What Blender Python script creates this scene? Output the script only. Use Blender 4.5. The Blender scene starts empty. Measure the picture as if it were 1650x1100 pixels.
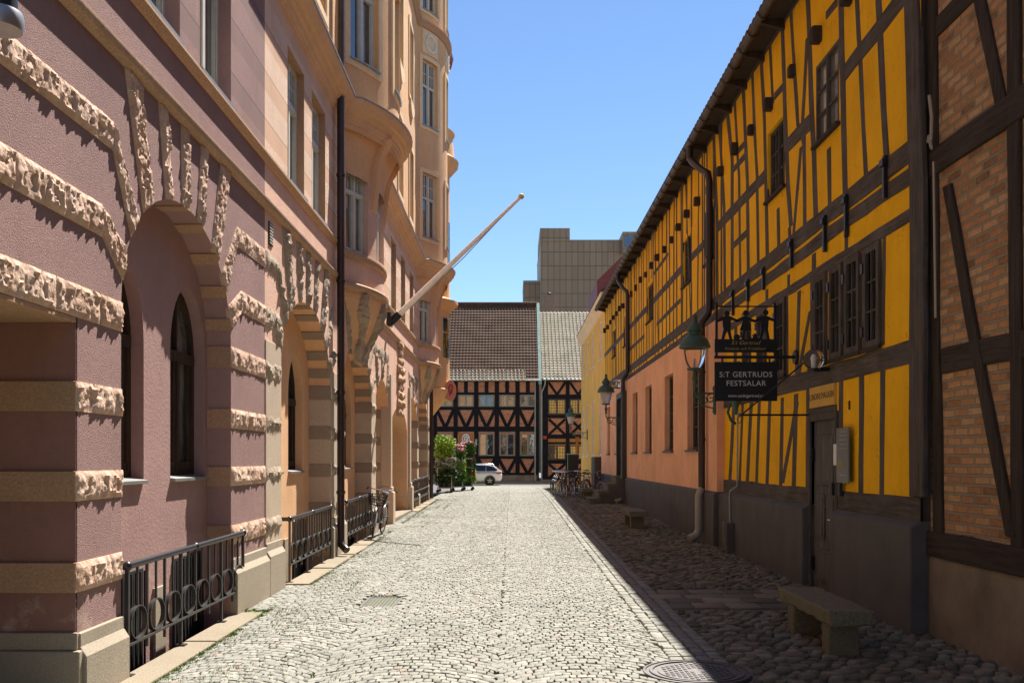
import bpy, bmesh, math, random
import numpy as np
from mathutils import Vector, Matrix, noise, geometry
rnd = random.Random(11)
U = rnd.uniform
PI = math.pi
SC = bpy.context.scene
COL = SC.collection
F, HX, HY, CH = 1500.0, 825.0, 739.0, 1.8      # lens in photo pixels, principal column, horizon row, eye height
OFF = {}

# ------------------------------------------------------------------ mesh builder
class MB:
    def __init__(s):
        s.v = []; s.f = []; s.m = []; s.mi = 0
    def add(s, vs, fs):
        o = len(s.v)
        s.v.extend([tuple(p) for p in vs])
        for f in fs:
            s.f.append([i + o for i in f]); s.m.append(s.mi)
        return s
    def box(s, x0, x1, y0, y1, z0, z1):
        return s.add([(x0,y0,z0),(x1,y0,z0),(x1,y1,z0),(x0,y1,z0),(x0,y0,z1),(x1,y0,z1),(x1,y1,z1),(x0,y1,z1)],
                     [(0,3,2,1),(4,5,6,7),(0,1,5,4),(1,2,6,5),(2,3,7,6),(3,0,4,7)])
    def bar(s, p, q, w, h, up=(0,0,1)):
        p = Vector(p); q = Vector(q); d = (q-p).normalized(); up = Vector(up)
        sx = d.cross(up)
        if sx.length < 1e-4: sx = d.cross(Vector((1,0,0)))
        sx.normalize(); sz = sx.cross(d).normalized()
        vs = []
        for c in (p, q):
            for a, b in ((-1,-1),(1,-1),(1,1),(-1,1)):
                vs.append(c + sx*(a*w/2) + sz*(b*h/2))
        return s.add(vs, [(0,1,2,3),(7,6,5,4),(0,4,5,1),(1,5,6,2),(2,6,7,3),(3,7,4,0)])
    def tube(s, pts, r, n=8, closed=False):
        pts = [Vector(p) for p in pts]; m = len(pts)
        rs = r if isinstance(r, (list, tuple)) else [r]*m
        vs = []; prev = None
        for i, p in enumerate(pts):
            a = pts[i-1] if (i > 0 or closed) else p
            b = pts[(i+1) % m] if (i < m-1 or closed) else p
            t = (b-a)
            t = t.normalized() if t.length > 1e-9 else Vector((0,0,1))
            if prev is None:
                up = Vector((0,0,1)) if abs(t.z) < .9 else Vector((1,0,0))
                nx = t.cross(up).normalized()
            else:
                nx = prev - t*prev.dot(t)
                nx = nx.normalized() if nx.length > 1e-6 else t.orthogonal().normalized()
            prev = nx; ny = t.cross(nx)
            for k in range(n):
                an = 2*PI*k/n
                vs.append(p + nx*(rs[i]*math.cos(an)) + ny*(rs[i]*math.sin(an)))
        fs = []
        for i in range(m if closed else m-1):
            j = (i+1) % m
            for k in range(n):
                l = (k+1) % n
                fs.append((i*n+k, i*n+l, j*n+l, j*n+k))
        if not closed:
            fs.append(tuple(range(n-1,-1,-1))); fs.append(tuple((m-1)*n+k for k in range(n)))
        return s.add(vs, fs)
    def lathe(s, c, prof, n=16, ax='z', a0=0.0, a1=2*PI):
        c = Vector(c); vs = []; fs = []; full = abs(a1-a0-2*PI) < 1e-6; cnt = n if full else n+1
        for r, h in prof:
            for k in range(cnt):
                an = a0+(a1-a0)*k/n; x, y = r*math.cos(an), r*math.sin(an)
                vs.append(c + (Vector((x,y,h)) if ax=='z' else Vector((h,x,y)) if ax=='x' else Vector((x,h,y))))
        for i in range(len(prof)-1):
            for k in range(n):
                l = (k+1) % cnt
                fs.append((i*cnt+k, i*cnt+l, (i+1)*cnt+l, (i+1)*cnt+k))
        if full:
            if prof[0][0] > 1e-5: fs.append(tuple(range(n-1,-1,-1)))
            if prof[-1][0] > 1e-5: fs.append(tuple((len(prof)-1)*n+k for k in range(n)))
        return s.add(vs, fs)
    def sphere(s, c, r, n=12, sz=1.0):
        return s.lathe(c, [(max(1e-6,r*math.sin(PI*i/(n//2+2))), -r*sz*math.cos(PI*i/(n//2+2))) for i in range(n//2+3)], n)
    def prism(s, poly, vec):                      # a planar 3-D polygon pushed along vec
        n = len(poly); vec = Vector(vec); vs = [Vector(p) for p in poly] + [Vector(p)+vec for p in poly]
        fs = [tuple(range(n)), tuple(range(2*n-1, n-1, -1))] + [(i, i+n, (i+1)%n+n, (i+1)%n) for i in range(n)]
        return s.add(vs, fs)
    def holed(s, fmap, outer, holes, d, jamb=None, jd=0.0):
        """sheet with holes: 2-D loops (u,z) mapped by fmap(u,z,depth); jamb = depth of the reveals"""
        loops = [[Vector((a,b,0)) for a,b in outer]] + [[Vector((a,b,0)) for a,b in h] for h in holes]
        tris = geometry.tessellate_polygon(loops)
        flat = [p for l in loops for p in l]
        s.add([fmap(p.x,p.y,d) for p in flat], [t for t in tris])
        if jamb:
            for h in holes:
                n = len(h)
                vs = [fmap(a,b,d) for a,b in h] + [fmap(a,b,d+jamb) for a,b in h]
                s.add(vs, [(i,(i+1)%n,(i+1)%n+n,i+n) for i in range(n)])
        return s
    def grid(s, fmap, S, Z, holes=(), d=0.0, jamb=0.0):
        """rectangular-cell wall sheet with rectangular holes (s0,s1,z0,z1)"""
        S = sorted(set(list(S)+[h[0] for h in holes]+[h[1] for h in holes])); Z = sorted(set(list(Z)+[h[2] for h in holes]+[h[3] for h in holes]))
        idx = {}
        vs = []; fs = []
        for i, a in enumerate(S):
            for j, b in enumerate(Z):
                idx[i,j] = len(vs); vs.append(fmap(a,b,d))
        for i in range(len(S)-1):
            for j in range(len(Z)-1):
                cs, cz = (S[i]+S[i+1])/2, (Z[j]+Z[j+1])/2
                if any(h[0]<cs<h[1] and h[2]<cz<h[3] for h in holes): continue
                fs.append((idx[i,j], idx[i+1,j], idx[i+1,j+1], idx[i,j+1]))
        s.add(vs, fs)
        if jamb:
            for h in holes:
                ss = [a for a in S if h[0]-1e-6 <= a <= h[1]+1e-6]
                for z in (h[2], h[3]):
                    for a, b in zip(ss, ss[1:]):
                        s.add([fmap(a,z,d),fmap(b,z,d),fmap(b,z,d+jamb),fmap(a,z,d+jamb)], [(0,1,2,3)])
                for a in (h[0], h[1]):
                    s.add([fmap(a,h[2],d),fmap(a,h[3],d),fmap(a,h[3],d+jamb),fmap(a,h[2],d+jamb)], [(0,1,2,3)])
        return s
    def wbox(s, fm, u0, u1, z0, z1, d0, d1):
        c = [fm(u,z,d) for d in (d0,d1) for z in (z0,z1) for u in (u0,u1)]
        return s.add(c, [(0,1,3,2),(4,6,7,5),(0,4,5,1),(2,3,7,6),(0,2,6,4),(1,5,7,3)])
    def wprism(s, fm, poly, d0, d1):
        n = len(poly)
        vs = [fm(a,b,d0) for a,b in poly]+[fm(a,b,d1) for a,b in poly]
        return s.add(vs, [tuple(range(n)), tuple(range(2*n-1,n-1,-1))]+[(i,i+n,(i+1)%n+n,(i+1)%n) for i in range(n)])
    def sweep(s, path, prof, close_ends=True):
        """profile (d,z) swept along plan path; d is measured along the outward normal (left of travel is +x here)"""
        n = len(path); m = len(prof); vs = []
        for i in range(n):
            a = Vector(path[max(i-1,0)]); b = Vector(path[min(i+1,n-1)]); t = (b-a).normalized()
            nx = Vector((t.y, -t.x))
            for d, z in prof: vs.append((path[i][0]+nx.x*d, path[i][1]+nx.y*d, z))
        fs = [(i*m+k, i*m+k+1, (i+1)*m+k+1, (i+1)*m+k) for i in range(n-1) for k in range(m-1)]
        if close_ends: fs += [tuple(range(m)), tuple((n-1)*m+k for k in range(m))]
        return s.add(vs, fs)

def obj(name, mb, mat, parent=None, smooth=None, kind=None, label=None, bevel=0, recalc=True):
    off = OFF.get(parent, Vector((0,0,0))) if parent else Vector((0,0,0))
    me = bpy.data.meshes.new(name)
    v = [(p[0]-off.x, p[1]-off.y, p[2]-off.z) for p in mb.v]
    me.from_pydata(v, [], mb.f)
    if recalc:
        bm = bmesh.new(); bm.from_mesh(me); bmesh.ops.recalc_face_normals(bm, faces=bm.faces); bm.to_mesh(me); bm.free()
    mats = mat if isinstance(mat, (list, tuple)) else [mat]
    for m in mats: me.materials.append(m)
    if len(mats) > 1: me.polygons.foreach_set('material_index', mb.m)
    o = bpy.data.objects.new(name, me); COL.objects.link(o)
    if smooth:
        me.polygons.foreach_set('use_smooth', [True]*len(me.polygons))
        if smooth < 180: me.set_sharp_from_angle(angle=math.radians(smooth))
    if parent: o.parent = parent; OFF[o] = off
    if kind: o['kind'] = kind
    if label: o['label'] = label
    if bevel:
        b = o.modifiers.new('bevel', 'BEVEL'); b.width = bevel; b.segments = 2; b.limit_method = 'ANGLE'; b.angle_limit = math.radians(40)
    return o
def tag(o, label, cat, group=None):
    o['label'] = label; o['category'] = cat
    if group: o['group'] = group
    return o
def thing(name, label, cat, loc=(0,0,0), group=None):
    o = bpy.data.objects.new(name, None); COL.objects.link(o); o.empty_display_size = .2
    o.location = loc; OFF[o] = Vector(loc)
    return tag(o, label, cat, group)
def kids(o): return [c for c in COL.objects if c.parent == o]
def dup(root, loc, rot=None, label=None, scale=None):
    def cp(o, par):
        c = o.copy(); COL.objects.link(c)
        if par: c.parent = par
        for ch in kids(o): cp(ch, c)
        return c
    r = cp(root, None); r.location = loc
    if rot is not None: r.rotation_euler = rot
    if scale: r.scale = scale
    if label: r['label'] = label
    return r
def N(x, y, z, s=1.0): return noise.noise(Vector((x*s, y*s, z*s)))

# ------------------------------------------------------------------ materials
class G:
    def __init__(s, name):
        s.m = bpy.data.materials.new(name); s.m.use_nodes = True
        s.t = s.m.node_tree; s.n = s.t.nodes; s.l = s.t.links
        s.b = s.n['Principled BSDF']
    def node(s, typ, **kw):
        n = s.n.new(typ)
        for k, v in kw.items(): setattr(n, k, v)
        return n
    def link(s, a, b): s.l.new(a, b)
    def pos(s, space='pos', scale=(1,1,1)):
        if space == 'pos': o = s.node('ShaderNodeNewGeometry').outputs['Position']
        else: o = s.node('ShaderNodeTexCoord').outputs['Object']
        if scale != (1,1,1):
            m = s.node('ShaderNodeMapping'); m.inputs['Scale'].default_value = scale
            s.link(o, m.inputs['Vector']); o = m.outputs['Vector']
        return o
    def noise(s, vec, scale, detail=4, rough=.55):
        n = s.node('ShaderNodeTexNoise'); n.inputs['Scale'].default_value = scale
        n.inputs['Detail'].default_value = detail; n.inputs['Roughness'].default_value = rough
        s.link(vec, n.inputs['Vector']); return n.outputs['Fac']
    def ramp(s, fac, stops):
        r = s.node('ShaderNodeValToRGB'); e = r.color_ramp.elements
        while len(e) < len(stops): e.new(.5)
        for i, (p, c) in enumerate(stops):
            e[i].position = p; e[i].color = (*c, 1) if len(c) == 3 else c
        s.link(fac, r.inputs['Fac']); return r.outputs['Color']
    def mix(s, fac, a, b, typ='MIX'):
        m = s.node('ShaderNodeMix', data_type='RGBA', blend_type=typ)
        for i, x in ((0, fac), (6, a), (7, b)):
            if isinstance(x, (int, float)): m.inputs[i].default_value = x
            elif isinstance(x, tuple): m.inputs[i].default_value = (*x, 1)
            else: s.link(x, m.inputs[i])
        return m.outputs[2]
    def math(s, op, a, b=None, c=None):
        m = s.node('ShaderNodeMath', operation=op)
        for i, x in enumerate((a, b, c)):
            if x is None: continue
            if isinstance(x, (int, float)): m.inputs[i].default_value = x
            else: s.link(x, m.inputs[i])
        return m.outputs[0]
    def bump(s, h, strength=.5, dist=.01, prev=None):
        b = s.node('ShaderNodeBump'); b.inputs['Strength'].default_value = strength; b.inputs['Distance'].default_value = dist
        s.link(h, b.inputs['Height'])
        if prev: s.link(prev, b.inputs['Normal'])
        return b.outputs['Normal']
    def out(s, color, rough=.8, normal=None, metallic=0, spec=.3):
        if isinstance(color, tuple): s.b.inputs['Base Color'].default_value = (*color, 1)
        else: s.link(color, s.b.inputs['Base Color'])
        if isinstance(rough, (int, float)): s.b.inputs['Roughness'].default_value = rough
        else: s.link(rough, s.b.inputs['Roughness'])
        s.b.inputs['Metallic'].default_value = metallic
        s.b.inputs['Specular IOR Level'].default_value = spec
        if normal: s.link(normal, s.b.inputs['Normal'])
        return s.m
def mul(c, k): return tuple(min(1.0, x*k) for x in c)
def plain(name, c, rough=.7, var=.18, scale=5, bs=80, bd=.003, bstr=.4, metallic=0, spec=.3, space='pos', streak=0):
    g = G(name); p = g.pos(space)
    n = g.noise(p, scale, 5, .6)
    col = g.ramp(n, [(.3, mul(c, 1-var)), (.7, mul(c, 1+var))])
    if streak:
        p2 = g.pos(space, (1,1,.12)); n2 = g.noise(p2, 2.5, 5, .6)
        col = g.mix(g.math('MULTIPLY', g.ramp(n2, [(.5,(0,0,0)),(.72,(1,1,1))]), streak), col, mul(c, .55))
    nb = g.noise(p, bs, 3, .6)
    return g.out(col, rough, g.bump(nb, bstr, bd) if bd else None, metallic, spec)
# ------------------------------------------------------------------ palette
def stucco(name, c, bs=55, bd=.02, bstr=.9, stripes=None, var=.10):
    g = G(name); p = g.pos()
    n = g.noise(p, 1.3, 6, .6); n3 = g.noise(p, 14, 3, .6)
    col = g.ramp(n, [(.3, mul(c, 1-var)), (.7, mul(c, 1+var))])
    col = g.mix(.35, col, g.ramp(n3, [(.3, mul(c, .85)), (.7, mul(c, 1.12))]))
    sp = g.noise(g.pos('pos', (1,1,.1)), 3, 5, .6)
    col = g.mix(g.math('MULTIPLY', g.ramp(sp, [(.52,(0,0,0)),(.75,(1,1,1))]), .35), col, mul(c, .72))
    n5 = g.noise(p, .55, 6, .7); pz = g.node('ShaderNodeSeparateXYZ'); g.link(p, pz.inputs[0])
    col = g.mix(g.math('MULTIPLY', g.ramp(n5, [(.5,(0,0,0)),(.62,(1,1,1))]), .22), col, mul(c, .66))
    salt = g.math('MULTIPLY', g.math('LESS_THAN', g.math('ADD', pz.outputs['Z'], g.math('MULTIPLY', n5, .6)), 1.08), g.ramp(g.noise(p, 2.6, 6, .7), [(.55,(0,0,0)),(.66,(1,1,1))]))
    col = g.mix(g.math('MULTIPLY', salt, .55), col, (.50,.40,.31))
    h = g.noise(p, bs, 2, .7); h2 = g.noise(p, bs*.35, 2, .5)
    hh = g.math('ADD', g.math('MULTIPLY', g.ramp(h, [(.35,(0,0,0)),(.65,(1,1,1))]), .7), g.math('MULTIPLY', h2, .5))
    nrm = g.bump(hh, bstr, bd)
    if stripes:                                   # dressed smooth courses between roughcast ones
        z0, pitch, duty, c2 = stripes
        z = g.node('ShaderNodeSeparateXYZ'); g.link(p, z.inputs[0])
        fr = g.math('FRACT', g.math('DIVIDE', g.math('SUBTRACT', z.outputs['Z'], z0), pitch))
        mk = g.math('LESS_THAN', fr, duty)
        col = g.mix(mk, col, g.ramp(n, [(.3, mul(c2, .9)), (.7, mul(c2, 1.1))]))
        edge = g.math('LESS_THAN', g.math('ABSOLUTE', g.math('SUBTRACT', fr, duty)), .018)
        col = g.mix(g.math('MULTIPLY', edge, .5), col, mul(c2, .4))
        b1 = g.node('ShaderNodeBump'); b1.inputs['Distance'].default_value = bd
        g.link(g.math('MULTIPLY', g.math('SUBTRACT', 1.0, mk), bstr), b1.inputs['Strength']); g.link(hh, b1.inputs['Height'])
        nrm = b1.outputs['Normal']
    return g.out(col, .9, nrm, 0, .15)
def granite(name, c, c2, bd=.006, scale=90):
    g = G(name); p = g.pos()
    v = g.node('ShaderNodeTexVoronoi'); v.inputs['Scale'].default_value = scale; g.link(p, v.inputs['Vector'])
    n = g.noise(p, scale*1.3, 3, .7)
    col = g.ramp(n, [(.32, c2), (.5, c), (.7, mul(c, 1.25))])
    big = g.noise(p, 1.2, 5, .6)
    col = g.mix(g.math('MULTIPLY', g.ramp(big, [(.45,(0,0,0)),(.75,(1,1,1))]), .5), col, mul(c, .7))
    return g.out(col, .85, g.bump(n, .6, bd), 0, .2)
def rough_stone(name, c, c2):
    g = G(name); p = g.pos()
    n = g.noise(p, 9, 6, .65); n2 = g.noise(p, 2.0, 4, .6)
    col = g.ramp(n, [(.28, mul(c2, .8)), (.5, c), (.72, mul(c, 1.15))])
    col = g.mix(g.ramp(n2, [(.45,(0,0,0)),(.7,(1,1,1))]), col, c2)
    v = g.node('ShaderNodeTexVoronoi', feature='F1'); v.inputs['Scale'].default_value = 26; g.link(p, v.inputs['Vector'])
    h = g.math('ADD', g.math('MULTIPLY', v.outputs['Distance'], .7), g.noise(p, 45, 4, .7))
    return g.out(col, .92, g.bump(h, .7, .012), 0, .12)
def timber(name, c, hi=(.2,.19,.2), along='z', space='pos'):
    g = G(name); sc = {'z': (1,1,.06), 'y': (1,.06,1), 'x': (.06,1,1)}[along]
    p = g.pos(space, sc); n = g.noise(p, 28, 6, .7); n2 = g.noise(g.pos(space), 2.2, 4, .6); n3 = g.noise(p, 9, 4, .6)
    col = g.ramp(n, [(.3, mul(c, .55)), (.62, mul(c, 1.25))])
    col = g.mix(g.math('MULTIPLY', g.ramp(n2, [(.5,(0,0,0)),(.72,(1,1,1))]), .45), col, hi)
    h = g.math('ADD', g.ramp(n, [(.35,(0,0,0)),(.55,(1,1,1))]), g.math('MULTIPLY', n3, .6))
    return g.out(col, .85, g.bump(h, .7, .008), 0, .2)
def brick(name, cols, mortar, plane='yz', w=.28, h=.092, mort=.012, rough=.9, bd=.012, dirt=.4):
    g = G(name); p = g.pos(); s = g.node('ShaderNodeSeparateXYZ'); g.link(p, s.inputs[0])
    cmb = g.node('ShaderNodeCombineXYZ'); wob = g.noise(p, 5, 2, .5)
    uu = s.outputs['Y' if plane == 'yz' else 'X']
    g.link(g.math('ADD', uu, g.math('MULTIPLY', wob, .035)), cmb.inputs[0])
    g.link(g.math('ADD', s.outputs['Z'], g.math('MULTIPLY', g.noise(p, 3.1, 2, .5), .02)), cmb.inputs[1])
    b = g.node('ShaderNodeTexBrick', offset=.5); g.link(cmb.outputs[0], b.inputs['Vector'])
    b.inputs['Scale'].default_value = 1; b.inputs['Brick Width'].default_value = w; b.inputs['Row Height'].default_value = h
    b.inputs['Mortar Size'].default_value = mort; b.inputs['Mortar Smooth'].default_value = .3; b.inputs['Bias'].default_value = 0
    b.inputs['Color1'].default_value = (0,0,0,1); b.inputs['Color2'].default_value = (1,1,1,1); b.inputs['Mortar'].default_value = (.5,.5,.5,1)
    col = g.ramp(b.outputs['Color'], [(i/(len(cols)-1), c) for i, c in enumerate(cols)])
    n = g.noise(p, 22, 5, .7); n2 = g.noise(p, 2.3, 5, .6)
    col = g.mix(.3, col, g.ramp(n, [(.3, mul(cols[0], .6)), (.7, mul(cols[-1], 1.15))]))
    fac = g.math('MINIMUM', g.math('ADD', b.outputs['Fac'], g.math('MULTIPLY', g.ramp(g.noise(p, 9, 4, .7), [(.56,(0,0,0)),(.7,(1,1,1))]), dirt)), 1.0)
    col = g.mix(fac, col, g.mix(n, mul(mortar, .75), mul(mortar, 1.15)))
    col = g.mix(g.math('MULTIPLY', g.ramp(n2, [(.5,(0,0,0)),(.75,(1,1,1))]), .35), col, mul(mortar, .55))
    hh = g.math('ADD', g.math('MULTIPLY', b.outputs['Fac'], -1.0), g.math('MULTIPLY', n, .5))
    return g.out(col, rough, g.bump(hh, .9, bd), 0, .15)
def island(name, stops, rough=.85, bs=70, bd=.006, moss=None, space='pos', tint=None):
    g = G(name); p = g.pos(space)
    r = g.node('ShaderNodeNewGeometry').outputs['Random Per Island']
    col = g.ramp(r, stops)
    n = g.noise(p, 40, 5, .7)
    col = g.mix(.5, col, g.mix(g.ramp(n, [(.3,(0,0,0)),(.7,(1,1,1))]), (.55,.54,.5), (1.3,1.3,1.3)), 'MULTIPLY')
    n2 = g.noise(p, .7, 5, .6)
    col = g.mix(g.math('MULTIPLY', g.ramp(n2, [(.42,(0,0,0)),(.7,(1,1,1))]), .4), col, tint or mul(stops[0][1], .8))
    return g.out(col, rough, g.bump(g.noise(p, bs, 4, .7), .7, bd), 0, .25)
def glass(name, c=(.02,.025,.03), rough=.04, ior=1.7):
    g = G(name); p = g.pos()
    g.b.inputs['IOR'].default_value = ior
    n = g.noise(p, 1.8, 3, .5)
    col = g.ramp(n, [(.35, mul(c, .6)), (.65, mul(c, 1.6))])
    return g.out(col, rough, g.bump(g.noise(p, 2.2, 2, .5), .12, .02), 0, .5)
def paint(name, c, rough=.4, metallic=0, spec=.4, space='obj', var=.08, bd=.001):
    return plain(name, c, rough, var, 9, 60, bd, .4, metallic, spec, space)

M = {}
MAUVE = (.34,.208,.187); APRI = (.74,.44,.24); ORNG = (.76,.44,.22)
M['mauve'] = stucco('mauve_roughcast', MAUVE, 95, .012, .8)
M['mauve_s'] = stucco('mauve_striped_roughcast', MAUVE, 95, .011, .8, stripes=(5.95,.62,.42,mul(MAUVE,.72)))
M['mauve_sm'] = stucco('mauve_smooth_plaster', (.37,.225,.20), 30, .004, .5)
M['mauve_shade'] = stucco('shade_tinted_mauve_plaster', (.30,.155,.125), 30, .004, .5)  # darker, redder mauve: the shade of the entrance recess put into the colour
M['apri_s'] = stucco('apricot_striped_roughcast', (.78,.56,.42), 95, .008, .7, stripes=(5.95,.62,.42,(.66,.42,.28)))
M['apri'] = stucco('apricot_plaster', APRI, 30, .004, .5)
M['apri2'] = stucco('orange_plaster', ORNG, 34, .006, .6)
M['pinkpl'] = stucco('pink_plaster', (.72,.46,.34), 34, .006, .6)
M['cream'] = stucco('cream_surround', (.82,.60,.36), 30, .003, .4)
M['sand'] = rough_stone('rough_sandstone', (.60,.42,.315), (.50,.315,.215))
M['sand_sm'] = granite('dressed_sandstone', (.44,.265,.16), (.36,.20,.115), .004, 40)
M['greyst'] = rough_stone('rough_grey_granite', (.44,.35,.26), (.31,.24,.17))
M['greyst_sm'] = granite('dressed_grey_granite', (.32,.25,.18), (.20,.15,.11), .008, 60)
M['gran'] = granite('plinth_granite', (.36,.30,.225), (.24,.20,.145), .005, 70)
M['gran2'] = granite('pier_granite', (.52,.41,.30), (.38,.28,.20), .004, 80)
M['cornice'] = stucco('cornice_plaster', (.70,.43,.25), 25, .003, .5)
M['ltrim'] = granite('trim_sandstone', (.47,.30,.19), (.37,.215,.13), .004, 30)
M['brownw'] = timber('brown_window_wood', (.055,.032,.02), (.09,.06,.04))
M['greyw'] = paint('grey_window_paint', (.58,.55,.46), .5)
M['dkw'] = paint('dark_window_paint', (.045,.042,.038), .55)
M['white'] = paint('white_paint', (.72,.70,.64), .5)
M['glass'] = glass('window_glass', (.02,.025,.03), .03, 2.5)
M['glassd'] = glass('dark_window_glass', (.02,.018,.016), .05, 1.8)
M['glassl'] = glass('curtained_glass', (.13,.125,.11), .05, 2.3)
M['lead'] = plain('sill_sheet_metal', (.30,.30,.29), .45, .15, 6, 40, .002, .3, .6)
M['iron'] = paint('black_railing_iron', (.018,.018,.02), .35, .3, .5, bd=.002)
M['ironlt'] = paint('worn_railing_iron', (.045,.042,.04), .4, .4, .5, bd=.002)
M['pipe'] = paint('brown_downpipe_paint', (.045,.026,.02), .35, .2, .5, 'pos')
M['pipec'] = paint('beige_downpipe_paint', (.36,.31,.23), .5, 0, .4, 'pos')
M['copper'] = plain('weathered_gutter_copper', (.085,.062,.045), .45, .25, 4, 40, .002, .3, .5, streak=.3)
YEL = (.96,.485,.012)
def limewash(name, c):
    g = G(name); p = g.pos(); n = g.noise(p, .9, 6, .6); n2 = g.noise(g.pos('pos',(1,1,.22)), 6, 5, .6); n4 = g.noise(p, 3.3, 5, .65)
    col = g.ramp(n, [(.3, mul(c,.84)), (.7, mul(c,1.08))])
    col = g.mix(g.math('MULTIPLY', g.ramp(n2, [(.48,(0,0,0)),(.75,(1,1,1))]), .38), col, (c[0]*.74, c[1]*.64, c[2]*.7))
    col = g.mix(g.math('MULTIPLY', g.ramp(n4, [(.55,(0,0,0)),(.72,(1,1,1))]), .30), col, (min(1,c[0]*1.02), min(1,c[1]*1.12), c[2]*1.5+.015))
    v = g.node('ShaderNodeTexVoronoi', feature='DISTANCE_TO_EDGE'); v.inputs['Scale'].default_value = 1.7
    wv = g.node('ShaderNodeVectorMath', operation='ADD'); nc = g.node('ShaderNodeTexNoise'); nc.inputs['Scale'].default_value = 3.0; g.link(p, nc.inputs['Vector'])
    g.link(p, wv.inputs[0]); g.link(nc.outputs['Color'], wv.inputs[1]); g.link(wv.outputs[0], v.inputs['Vector'])
    crack = g.math('MULTIPLY', g.math('LESS_THAN', v.outputs['Distance'], .006), g.ramp(n4, [(.42,(0,0,0)),(.6,(1,1,1))]))
    col = g.mix(g.math('MULTIPLY', crack, .55), col, mul(c, .35))
    return g.out(col, .9, g.bump(g.math('ADD', g.noise(p, 5, 4, .6), g.math('MULTIPLY', g.noise(p, 60, 2, .6), .2)), .7, .018), 0, .12)
M['yellow'] = limewash('yellow_limewash', YEL)
M['peach'] = limewash('peach_limewash', (.88,.46,.26))
M['yplain'] = limewash('ochre_limewash', (.78,.46,.11))
M['plinth'] = plain('grey_plinth_plaster', (.105,.095,.085), .85, .15, 2, 30, .006, .5, streak=.4)
M['plinthb'] = plain('bare_plinth_render', (.22,.175,.12), .9, .3, 1.5, 25, .008, .6, streak=.5)
M['timb'] = timber('grey_brown_timber', (.095,.075,.06), (.17,.155,.15))
M['timbh'] = timber('grey_brown_beam', (.095,.075,.06), (.17,.155,.15), 'y')
M['tar'] = timber('tarred_timber', (.05,.036,.027), (.075,.06,.05))
M['tarh'] = timber('tarred_beam', (.05,.036,.027), (.075,.06,.05), 'y')
M['blackt'] = timber('black_painted_timber', (.012,.012,.014), (.025,.025,.03))
M['brickr'] = brick('old_orange_brick', [(.17,.075,.035),(.46,.20,.085),(.55,.28,.12),(.60,.37,.20)], (.32,.25,.165), 'yz', .27, .092, .017, .9, .02)
M['brickf'] = brick('far_red_brick', [(.26,.08,.035),(.62,.22,.085),(.70,.29,.12),(.52,.16,.06)], (.42,.34,.25), 'xz', .25, .08, .012, .9, .006, .1)
M['sett'] = island('granite_setts', [(0,(.218,.212,.182)),(.35,(.245,.238,.203)),(.7,(.265,.257,.219)),(.93,(.295,.285,.245)),(1,(.265,.215,.175))])
M['cob'] = island('rounded_fieldstones', [(0,(.11,.098,.066)),(.4,(.18,.16,.11)),(.75,(.27,.24,.17)),(1,(.20,.155,.10))], .8)
M['slab'] = granite('worn_kerb_slab', (.25,.205,.145), (.18,.145,.10), .004, 45)
M['bench'] = granite('lichen_bench_granite', (.18,.155,.10), (.10,.088,.055), .008, 40)
def joints():
    g = G('sandy_joints'); p = g.pos(); n = g.noise(p, 30, 5, .7)
    col = g.ramp(n, [(.3,(.15,.135,.105)),(.7,(.24,.22,.175))])
    s = g.node('ShaderNodeSeparateXYZ'); g.link(p, s.inputs[0])
    m = g.math('ADD', g.math('MULTIPLY', g.math('ADD', s.outputs['X'], 1.6), -.35), g.math('MULTIPLY', g.noise(p, 1.1, 5, .6), 1.7))
    mk = g.ramp(m, [(.75,(0,0,0)),(1.0,(1,1,1))])
    m2 = g.math('MULTIPLY', g.math('GREATER_THAN', s.outputs['X'], 1.85), g.ramp(g.noise(p, .9, 4, .6), [(.45,(0,0,0)),(.62,(1,1,1))]))
    col = g.mix(mk, col, (.10,.16,.025))
    col = g.mix(g.math('MULTIPLY', m2, .7), col, (.035,.05,.015))
    return g.out(col, .95, g.bump(n, .8, .01), 0, .1)
M['joint'] = joints()
M['asph'] = plain('far_asphalt', (.09,.09,.092), .85, .15, 3, 120, .003, .5)
M['earth'] = plain('outer_ground', (.16,.15,.13), .95, .2, .5, 5, .01, .4)
M['green'] = paint('verdigris_lamp_paint', (.055,.11,.085), .5, .2, .4, bd=.003)
M['black'] = paint('black_sign_paint', (.006,.006,.007), .45, 0, .4, 'pos')
M['lett'] = paint('pale_sign_lettering', (.5,.5,.48), .6)
M['gold'] = paint('gold_sign_lettering', (.55,.42,.10), .6)
M['dlett'] = paint('dark_sign_lettering', (.05,.035,.015), .7)
M['lampgl'] = None
g = G('clear_lamp_glass'); g.b.inputs['Transmission Weight'].default_value = 1.0; g.b.inputs['IOR'].default_value = 1.12
M['lampgl'] = g.out((.93,.9,.85), .03, None, 0, .5)
g = G('frosted_lamp_glass'); g.b.inputs['Transmission Weight'].default_value = .55
M['frost'] = g.out((.72,.62,.55), .35, None, 0, .5)
M['tyre'] = paint('tyre_rubber', (.015,.015,.016), .8)
M['tyrew'] = paint('pale_tyre_rubber', (.36,.33,.27), .8)
M['chrome'] = paint('bright_metal', (.55,.55,.55), .25, 1.0, .5)
M['alu'] = paint('galvanised_metal', (.36,.36,.36), .42, .8, .5)
M['carw'] = paint('white_car_paint', (.78,.78,.78), .22, 0, .6, bd=0, var=.02)
M['carg'] = paint('car_window_glass', (.012,.016,.03), .06, 0, .7, bd=0)
M['red'] = paint('red_plastic', (.42,.03,.035), .35)
M['plast'] = paint('black_plastic', (.02,.02,.02), .6)
M['rust'] = paint('cast_iron_cover', (.105,.092,.088), .6, .3, .5, 'pos', .25, .004)
M['doorg'] = timber('grey_door_wood', (.12,.11,.095), (.15,.14,.125))
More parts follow.
